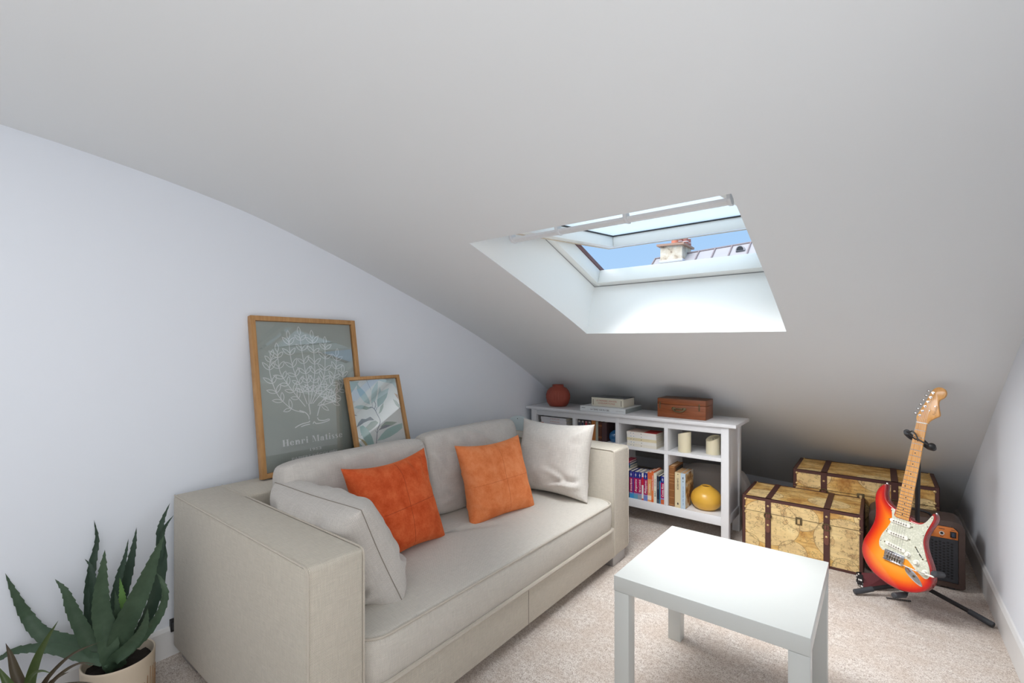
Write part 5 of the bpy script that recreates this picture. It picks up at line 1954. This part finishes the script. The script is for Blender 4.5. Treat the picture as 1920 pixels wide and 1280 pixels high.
for (p0, p1, h_) in ((pa0, pa1, 0), (pb0, pb1, 1)):
    yk = G().tube(smooth_path([mid_, mid_.lerp(p0, .6) + Vector((0, .01, -.004)), p0 + (p0 - p1) * .06], 14), .0085, 10).build('yoke_arm', m_black, st, smooth=True)
    G().tube([p0, p0.lerp(p1, .06), p0.lerp(p1, .94), p1], [.009, .0125, .0125, .008], 12).build('rubber_sleeve', m_rubber, yk, smooth=True)
# neck holder
ra, rb = gw(-.046, .592, .006), gw(.060, .548, .004)
ba, bb = gw(-.056, .578, -.034), gw(.046, .538, -.052)
hold = G().tube(smooth_path([ra, ra.lerp(ba, .7) , ba.lerp(top_b, .45) + Vector((0, .004, -.006)), top_b, bb.lerp(top_b, .4) + Vector((0, .004, -.006)), rb.lerp(bb, .7), rb], 34), .0125, 12).build('neck_holder', m_rubber, st, smooth=True)
G().ball(rb, .0155).build('holder_end', m_black, hold, smooth=True)
lp = [gw(-.030, .594, .014), gw(-.020, .600, .016), gw(-.004, .588, .016), gw(.006, .570, .016), (gw(-.004, .566, .016)), gw(-.024, .580, .016), gw(-.034, .588, .014)]
G().tube([ra] + smooth_path(lp, 26) + [ra], .0030, 7).build('retaining_strap', m_black, hold, smooth=True)
G().tube([gw(.006, .570, .016), gw(.03, .558, .014), rb], .0032, 7).build('retaining_strap', m_black, hold, smooth=True)

# guitar strap on the floor
n = NT('patterned_webbing')
v_ = n.coord()
vo = n.n('ShaderNodeTexVoronoi')
vo.inputs['Scale'].default_value = 75
n.l(v_, vo.inputs['Vector'])
n.base(n.ramp(vo.outputs['Distance'], [(.30, lin(232, 228, 226)), (.42, lin(30, 28, 30))]))
n.set(Roughness=.9)
sg = thing('guitar_strap', 'patterned guitar strap with maroon leather end lying under the guitar', 'strap', (0, 2.87, 0))
m_maroon = plain('maroon_leather', (104, 50, 54), .45, .1, 60)
G().add([(-.062, 2.895, .012), (.060, 2.985, .014), (.040, 3.00, .075), (-.072, 2.935, .072), (-.060, 2.900, .012), (.062, 2.990, .014), (.042, 3.005, .075), (-.070, 2.940, .072)],
        [(0, 1, 2, 3), (7, 6, 5, 4), (0, 4, 5, 1), (1, 5, 6, 2), (2, 6, 7, 3), (3, 7, 4, 0)]).build('leather_end', m_maroon, sg)
web = G()
pth = smooth_path([(-.066, 2.905, .042), (-.082, 2.915, .045), (-.094, 2.945, .040), (-.080, 2.985, .032), (-.02, 3.01, .03), (.05, 3.03, .028)], 24)
for i, p in enumerate(pth):
    hgt = .031 - .012 * i / 23
    for dz in (-hgt, hgt):
        web.v.append((p.x, p.y, max(.002, p.z + dz)))
for i in range(23):
    web.f.append((2 * i, 2 * i + 2, 2 * i + 3, 2 * i + 1))
    web.mi.append(0)
web = web.build('webbing', n.m, sg)
sol = web.modifiers.new('thickness', 'SOLIDIFY')
sol.thickness = .003
ch = G()
for k in range(13):
    a = k / 12
    ch.ball((.028 + .085 * a, 2.872 + .03 * a, .006), (.0045, .0035, .004), 8, 5)
ch.build('bead_chain', plain('dark_beads', (70, 66, 64), .4, .3), sg, smooth=True)

# ================================================================ AMPLIFIER
am = thing('guitar_amplifier', 'small brown guitar amplifier with orange control panel behind the guitar', 'amplifier', (.14, 3.25, 0))
m_tolex = plain('brown_vinyl', (72, 56, 50), .5, .12, 80, bump=.4, bscale=400)
m_panel = plain('orange_panel', (214, 124, 56), .45, .03)
AX0, AX1, AYF, AYB, AZ0, AZ1 = -.046, .331, 3.170, 3.355, .012, .335


def rrect(x0, x1, z0, z1, r, r2, n_=8):
    out = []
    for (cx_, cz_, a0, rr_) in ((x1 - r, z1 - r, 0, r), (x0 + r, z1 - r, PI / 2, r), (x0 + r2, z0 + r2, PI, r2), (x1 - r2, z0 + r2, 1.5 * PI, r2)):
        for k in range(n_ + 1):
            a = a0 + PI / 2 * k / n_
            out.append((cx_ + rr_ * math.cos(a), cz_ + rr_ * math.sin(a)))
    return out


fo, fi = rrect(AX0, AX1, AZ0, AZ1, .040, .012), rrect(AX0 + .024, AX1 - .024, AZ0 + .022, AZ1 - .026, .022, .006)
g = G()
N_ = len(fo)
tilt = .045


def am_y(z, y):
    return y + tilt * (z - AZ0)


for (poly, y) in ((fi, AYF + .014), (fi, AYF), (fo, AYF + .004), (fo, AYB)):
    g.v += [(p[0], am_y(p[1], y) if y < AYB else y, p[1]) for p in poly]
for i in range(3):
    for k in range(N_):
        g.f.append((i * N_ + k, i * N_ + (k + 1) % N_, (i + 1) * N_ + (k + 1) % N_, (i + 1) * N_ + k))
g.f.append(tuple(3 * N_ + k for k in range(N_)))
g.f.append(tuple(range(N_)))
g.mi = [0] * len(g.f)
g.build('case', m_tolex, am, smooth=True, angle=40)
pz0, pz1 = .248, .306
pan = G()
pan.prism([(AX0 + .026, pz0), (AX1 - .026, pz0), (AX1 - .026, pz1 - .018), (AX1 - .044, pz1), (AX0 + .044, pz1), (AX0 + .026, pz1 - .018)], AYF + .004, AYF + .012, lambda u, v, w: (u, am_y(v, w), v))
pan = pan.build('control_panel', m_panel, am, bevel=.001)
for x in (.02, .065, .110, .155, .200, .245):
    kb = G()
    kb.disc((x, am_y(.274, AYF + .004), .274), (0, -1, 0), .0125, .006, 18)
    kb.disc((x, am_y(.274, AYF - .002), .274), (0, -1, 0), .0095, .008, 18)
    if x < .24:
        kb.build('control_knob', m_black, pan, smooth=True)
jx = .245
G().disc((jx, am_y(.272, AYF + .004), .272), (0, -1, 0), .011, .003, 6).build('input_socket', m_chrome, pan)
G().disc((jx, am_y(.272, AYF + .001), .272), (0, -1, 0), .0062, .0006, 14).build('socket_hole', m_black, pan)
G().box(.276, .298, am_y(.271, AYF) - .003, am_y(.271, AYF) + .006, .258, .286).build('power_switch', m_black, pan, bevel=.0012)
G().box(.281, .293, am_y(.271, AYF) - .006, am_y(.271, AYF), .263, .281).build('switch_rocker', plain('rocker', (50, 62, 84), .3), pan, bevel=.001)
gg = G()
for (x, z, w_) in ((.200, .292, .016), (.245, .293, .022), (.287, .294, .014), (.200, .256, .014), (.245, .256, .012), (.287, .252, .012)):
    gg.box(x - w_ / 2, x + w_ / 2, am_y(z, AYF + .0035), am_y(z, AYF + .005), z - .0014, z + .0014)
gg.build('panel_marking', m_leather, pan, kind='stuff')
# grille with real holes
gz0, gz1, gx0, gx1 = AZ0 + .024, pz0 - .002, AX0 + .026, AX1 - .026
gr = G()
m_grille = plain('grille_metal', (46, 48, 54), .5, .05)
nx, nz = 22, 15
cw, chh = (gx1 - gx0) / nx, (gz1 - gz0) / nz
for j in range(nz):
    for i in range(nx):
        x0_, x1_ = gx0 + cw * i, gx0 + cw * (i + 1)
        sh_ = cw * .0
        z0_ = gz0 + chh * j + (chh * .0)
        z1_ = z0_ + chh
        solid = i in (0, nx - 1) or j in (0, nz - 1)
        cxx, czz = (x0_ + x1_) / 2, (z0_ + z1_) / 2 + (chh * .22 if i % 2 else -chh * .22)
        outer = [(x1_, (z0_ + z1_) / 2), (x1_, z1_), ((x0_ + x1_) / 2, z1_), (x0_, z1_), (x0_, (z0_ + z1_) / 2), (x0_, z0_), ((x0_ + x1_) / 2, z0_), (x1_, z0_)]
        if solid:
            gr.add([(x0_, am_y(z0_, AYF + .008), z0_), (x1_, am_y(z0_, AYF + .008), z0_), (x1_, am_y(z1_, AYF + .008), z1_), (x0_, am_y(z1_, AYF + .008), z1_)], [(0, 1, 2, 3)])
        else:
            inner = [(cxx + cw * .36 * math.cos(a), max(z0_ + .0003, min(z1_ - .0003, czz + chh * .40 * math.sin(a)))) for a in [PI / 4 * k for k in range(8)]]
            vs = [(p[0], am_y(p[1], AYF + .008), p[1]) for p in outer] + [(p[0], am_y(p[1], AYF + .008), p[1]) for p in inner] + [(p[0], am_y(p[1], AYF + .0105), p[1]) for p in inner]
            fs = [(k, (k + 1) % 8, 8 + (k + 1) % 8, 8 + k) for k in range(8)] + [(8 + k, 8 + (k + 1) % 8, 16 + (k + 1) % 8, 16 + k) for k in range(8)]
            gr.add(vs, fs)
gr.build('grille', m_grille, am)
G().add([(gx0, am_y(gz0, AYF + .0125), gz0), (gx1, am_y(gz0, AYF + .0125), gz0), (gx1, am_y(gz1, AYF + .0125), gz1), (gx0, am_y(gz1, AYF + .0125), gz1)], [(0, 1, 2, 3)]).build('speaker_cloth', m_black, am)
for x in (AX0 + .05, AX1 - .05):
    for y in (AYF + .03, AYB - .03):
        G().disc((x, y, 0), (0, 0, 1), .016, .0125, 14).build('rubber_foot', m_rubber, am)
G().tube(smooth_path([(.07, 3.24, AZ1), (.085, 3.24, AZ1 + .014), (.14, 3.24, AZ1 + .020), (.195, 3.24, AZ1 + .014), (.21, 3.24, AZ1)], 20), .006, 8).build('carry_handle', m_black, am, smooth=True)

# ================================================================ PLANTS
def leaf(name, pts, wid, mat, parent, teeth=True, nseg=90, droop_n=Vector((.87, -.19, .45)), base_w=.75, fold=.32, thick=.0035):
    path = smooth_path(pts, nseg)
    for p in path:
        p.x = max(p.x, wall_x(p.y) + .022)
    g = G()
    prev = None
    for i, p in enumerate(path):
        t_ = i / (nseg - 1)
        tan = (path[min(i + 1, nseg - 1)] - path[max(i - 1, 0)]).normalized()
        side = tan.cross(droop_n)
        if side.length < 1e-4:
            side = tan.orthogonal()
        side.normalize()
        if prev is not None and side.dot(prev) < 0:
            side = -side
        prev = side
        nrm = side.cross(tan).normalized()
        if nrm.dot(droop_n) < 0:
            nrm = -nrm
        # widest a third of the way up, then a long taper
        if t_ < .38:
            w = base_w + (1 - base_w) * math.sin(t_ / .38 * PI / 2)
        else:
            w = max(0.0, 1 - ((t_ - .38) / .62) ** 1.55)
        w *= wid / 2
        tooth = 0.0
        if teeth:
            ph = (t_ * 17 + (len(path) % 7) * .13) % 1.0
            tooth = .0030 * (1 - ph) ** 1.5 * min(1, w / .006)
        th_ = thick * (1 - .75 * t_)
        el, er = w + tooth, w + tooth
        prof = [(-el, w * fold), (-w * .5, w * fold * .28 + th_ * .2), (0, 0), (w * .5, w * fold * .28 + th_ * .2), (er, w * fold), (w * .5, w * fold * .2 - th_), (0, -th_ * 1.5), (-w * .5, w * fold * .2 - th_)]
        for a, b in prof:
            g.v.append(tuple(p + side * a + nrm * b))
    m_ = 8
    for i in range(nseg - 1):
        for k in range(m_):
            g.f.append((i * m_ + k, i * m_ + (k + 1) % m_, (i + 1) * m_ + (k + 1) % m_, (i + 1) * m_ + k))
    g.f += [tuple(range(m_)), tuple((nseg - 1) * m_ + k for k in range(m_))]
    g.mi = [0] * len(g.f)
    return g.build('leaf', mat, parent, smooth=True, angle=35)


AGAVE=[
 ([(-1.976,0.383,0.215),(-2.033,0.335,0.241),(-2.096,0.281,0.261),(-2.132,0.249,0.293),(-2.161,0.222,0.355),(-2.183,0.200,0.425),(-2.204,0.180,0.495)],0.0426,0),
 ([(-1.970,0.389,0.210),(-1.990,0.360,0.233),(-2.004,0.336,0.299),(-2.017,0.313,0.373),(-2.021,0.298,0.432),(-2.032,0.276,0.476)],0.0406,0),
 ([(-2.073,0.409,0.158),(-2.118,0.387,0.197),(-2.144,0.379,0.283),(-2.159,0.380,0.370),(-2.163,0.390,0.458),(-2.166,0.400,0.528),(-2.192,0.392,0.599)],0.0289,1),
 ([(-2.047,0.404,0.171),(-2.081,0.383,0.231),(-2.092,0.380,0.319),(-2.098,0.379,0.407),(-2.111,0.375,0.456),(-2.132,0.363,0.481)],0.0216,1),
 ([(-1.933,0.392,0.206),(-1.933,0.382,0.287),(-1.935,0.370,0.360),(-1.926,0.367,0.431),(-1.911,0.368,0.502),(-1.896,0.370,0.572)],0.0510,0),
 ([(-2.056,0.423,0.140),(-2.067,0.429,0.214),(-2.068,0.444,0.317),(-2.061,0.464,0.413),(-2.062,0.479,0.492),(-2.068,0.490,0.566)],0.0375,1),
 ([(-2.033,0.415,0.153),(-2.046,0.415,0.229),(-2.048,0.424,0.333),(-2.044,0.437,0.419),(-2.040,0.451,0.479),(-2.040,0.461,0.542)],0.0251,1),
 ([(-1.949,0.405,0.187),(-1.911,0.419,0.295),(-1.865,0.440,0.387),(-1.823,0.457,0.469),(-1.789,0.469,0.542),(-1.751,0.484,0.618)],0.0591,0),
 ([(-2.012,0.432,0.148),(-1.964,0.478,0.248),(-1.936,0.508,0.352),(-1.926,0.525,0.458),(-1.937,0.524,0.564),(-1.939,0.531,0.607),(-1.927,0.549,0.665)],0.0334,1),
 ([(-1.952,0.504,0.367),(-1.924,0.520,0.478),(-1.911,0.523,0.570),(-1.894,0.531,0.605),(-1.869,0.543,0.637)],0.0116,1),
 ([(-1.940,0.412,0.187),(-1.897,0.441,0.234),(-1.853,0.472,0.291),(-1.819,0.494,0.353),(-1.804,0.501,0.412),(-1.810,0.493,0.454),(-1.819,0.481,0.483)],0.0252,0),
 ([(-1.967,0.422,0.237),(-1.956,0.427,0.309),(-1.953,0.425,0.381),(-1.955,0.419,0.449)],0.0225,2),
 ([(-1.959,0.410,0.221),(-1.950,0.413,0.283),(-1.947,0.411,0.355),(-1.949,0.405,0.415)],0.0223,0),
 ([(-1.937,0.389,0.197),(-1.977,0.351,0.211),(-2.024,0.308,0.234),(-2.077,0.260,0.251),(-2.129,0.213,0.249),(-2.175,0.171,0.234),(-2.194,0.150,0.224)],0.0310,0),
 ([(-1.928,0.396,0.197),(-1.877,0.423,0.246),(-1.836,0.443,0.295),(-1.809,0.451,0.342),(-1.791,0.452,0.390)],0.0340,0),
 ([(-1.985,0.427,0.264),(-1.974,0.436,0.326),(-1.961,0.446,0.384)],0.0130,1),
]
BROM=[
 ([(-1.890,0.210,0.160),(-1.926,0.198,0.211),(-1.962,0.185,0.263),(-1.992,0.178,0.301),(-2.023,0.170,0.332)],0.0283,3),
 ([(-1.916,0.215,0.144),(-1.917,0.208,0.224),(-1.894,0.219,0.304),(-1.865,0.236,0.368),(-1.830,0.256,0.428)],0.0266,4),
 ([(-1.908,0.196,0.160),(-1.935,0.175,0.227),(-1.949,0.163,0.262),(-1.971,0.147,0.303)],0.0278,4),
 ([(-1.906,0.223,0.144),(-1.878,0.235,0.241),(-1.837,0.257,0.295),(-1.785,0.288,0.342),(-1.723,0.327,0.373)],0.0112,3),
 ([(-1.923,0.222,0.136),(-1.918,0.233,0.210),(-1.898,0.255,0.256),(-1.868,0.284,0.296),(-1.825,0.324,0.323)],0.0129,3),
 ([(-1.904,0.224,0.144),(-1.862,0.241,0.233),(-1.814,0.263,0.284),(-1.759,0.290,0.318),(-1.704,0.317,0.323)],0.0111,3),
 ([(-1.890,0.210,0.160),(-1.885,0.201,0.250),(-1.859,0.209,0.288),(-1.826,0.222,0.305),(-1.790,0.237,0.305)],0.0123,4),
 ([(-1.918,0.226,0.136),(-1.917,0.244,0.204),(-1.911,0.265,0.226),(-1.902,0.290,0.234)],0.0144,3),
 ([(-1.890,0.223,0.152),(-1.828,0.245,0.239),(-1.757,0.276,0.271),(-1.686,0.306,0.287)],0.0109,3),
 ([(-1.899,0.202,0.160),(-1.913,0.171,0.217),(-1.924,0.141,0.244),(-1.933,0.112,0.242)],0.0191,4),
]


PX, PY = -1.978, 0.4215
ag = thing('potted_agave', 'green toothed-leaf agave in a cream grooved pot left of the sofa', 'plant', (PX, PY, 0))
prof = [(.078, 0), (.090, .004), (.094, .03), (.0965, .175), (.097, .180), (.0955, .184), (.092, .182), (.090, .170), (.088, .10)]
pot = G().lathe(prof, (PX, PY, 0), 96, ribs=48, ribd=.0022, zr=(.02, .135)).build('pot', m_pot, ag, smooth=True, angle=45)
gg = G()
rnd = random.Random(4)
for k in range(48):
    a = 2 * PI * k / 48
    tp = .10 + .045 * rnd.random()
    gg.tube([(PX + .0944 * math.cos(a), PY + .0944 * math.sin(a), .03), (PX + .0958 * math.cos(a), PY + .0958 * math.sin(a), tp)], .0014, 5)
gg.build('groove_line', m_potline, pot, kind='stuff')
sl = G()
for j in range(9):
    for k in range(28):
        r_ = .090 * j / 8
        a = 2 * PI * k / 28
        sl.v.append((PX + r_ * math.cos(a), PY + r_ * math.sin(a), .150 + .012 * mnoise.noise(Vector((r_ * 40 * math.cos(a), r_ * 40 * math.sin(a), 0)))))
for j in range(8):
    for k in range(28):
        sl.f.append((j * 28 + k, j * 28 + (k + 1) % 28, (j + 1) * 28 + (k + 1) % 28, (j + 1) * 28 + k))
sl.mi = [0] * len(sl.f)
sl.build('soil', m_soil, ag, smooth=True)
for i, (pts, w, tone) in enumerate(AGAVE):
    if i in (0, 1, 2, 3, 4, 5, 6, 7, 8, 10, 12, 13, 14):
        pts = [(PX + (pts[0][0] - PX) * .35, PY + (pts[0][1] - PY) * .35, .150)] + pts
    leaf('leaf%d' % i, pts, w, m_leaves[tone], ag)

BX_, BY_ = -1.905, 0.212
bp = thing('potted_bromeliad', 'purple-green narrow-leaved plant in the corner nearest the camera', 'plant', (BX_, BY_, 0))
prof = [(.055, 0), (.062, .003), (.072, .12), (.074, .125), (.070, .127), (.067, .118), (.066, .09)]
G().lathe(prof, (BX_, BY_, 0), 40).build('pot', plain('dark_pot', (70, 60, 56), .6), bp, smooth=True)
G().lathe([(.0, .106), (.03, .108), (.0665, .104)], (BX_, BY_, 0), 30).build('soil', m_soil, bp, smooth=True)
for i, (pts, w, tone) in enumerate(BROM):
    pts = [(BX_ + (pts[0][0] - BX_) * .3, BY_ + (pts[0][1] - BY_) * .3, .104)] + pts
    leaf('bleaf%d' % i, pts, w, m_leaves[tone], bp, teeth=False, nseg=34, fold=.45, thick=.0018)

bpy.context.view_layer.update()
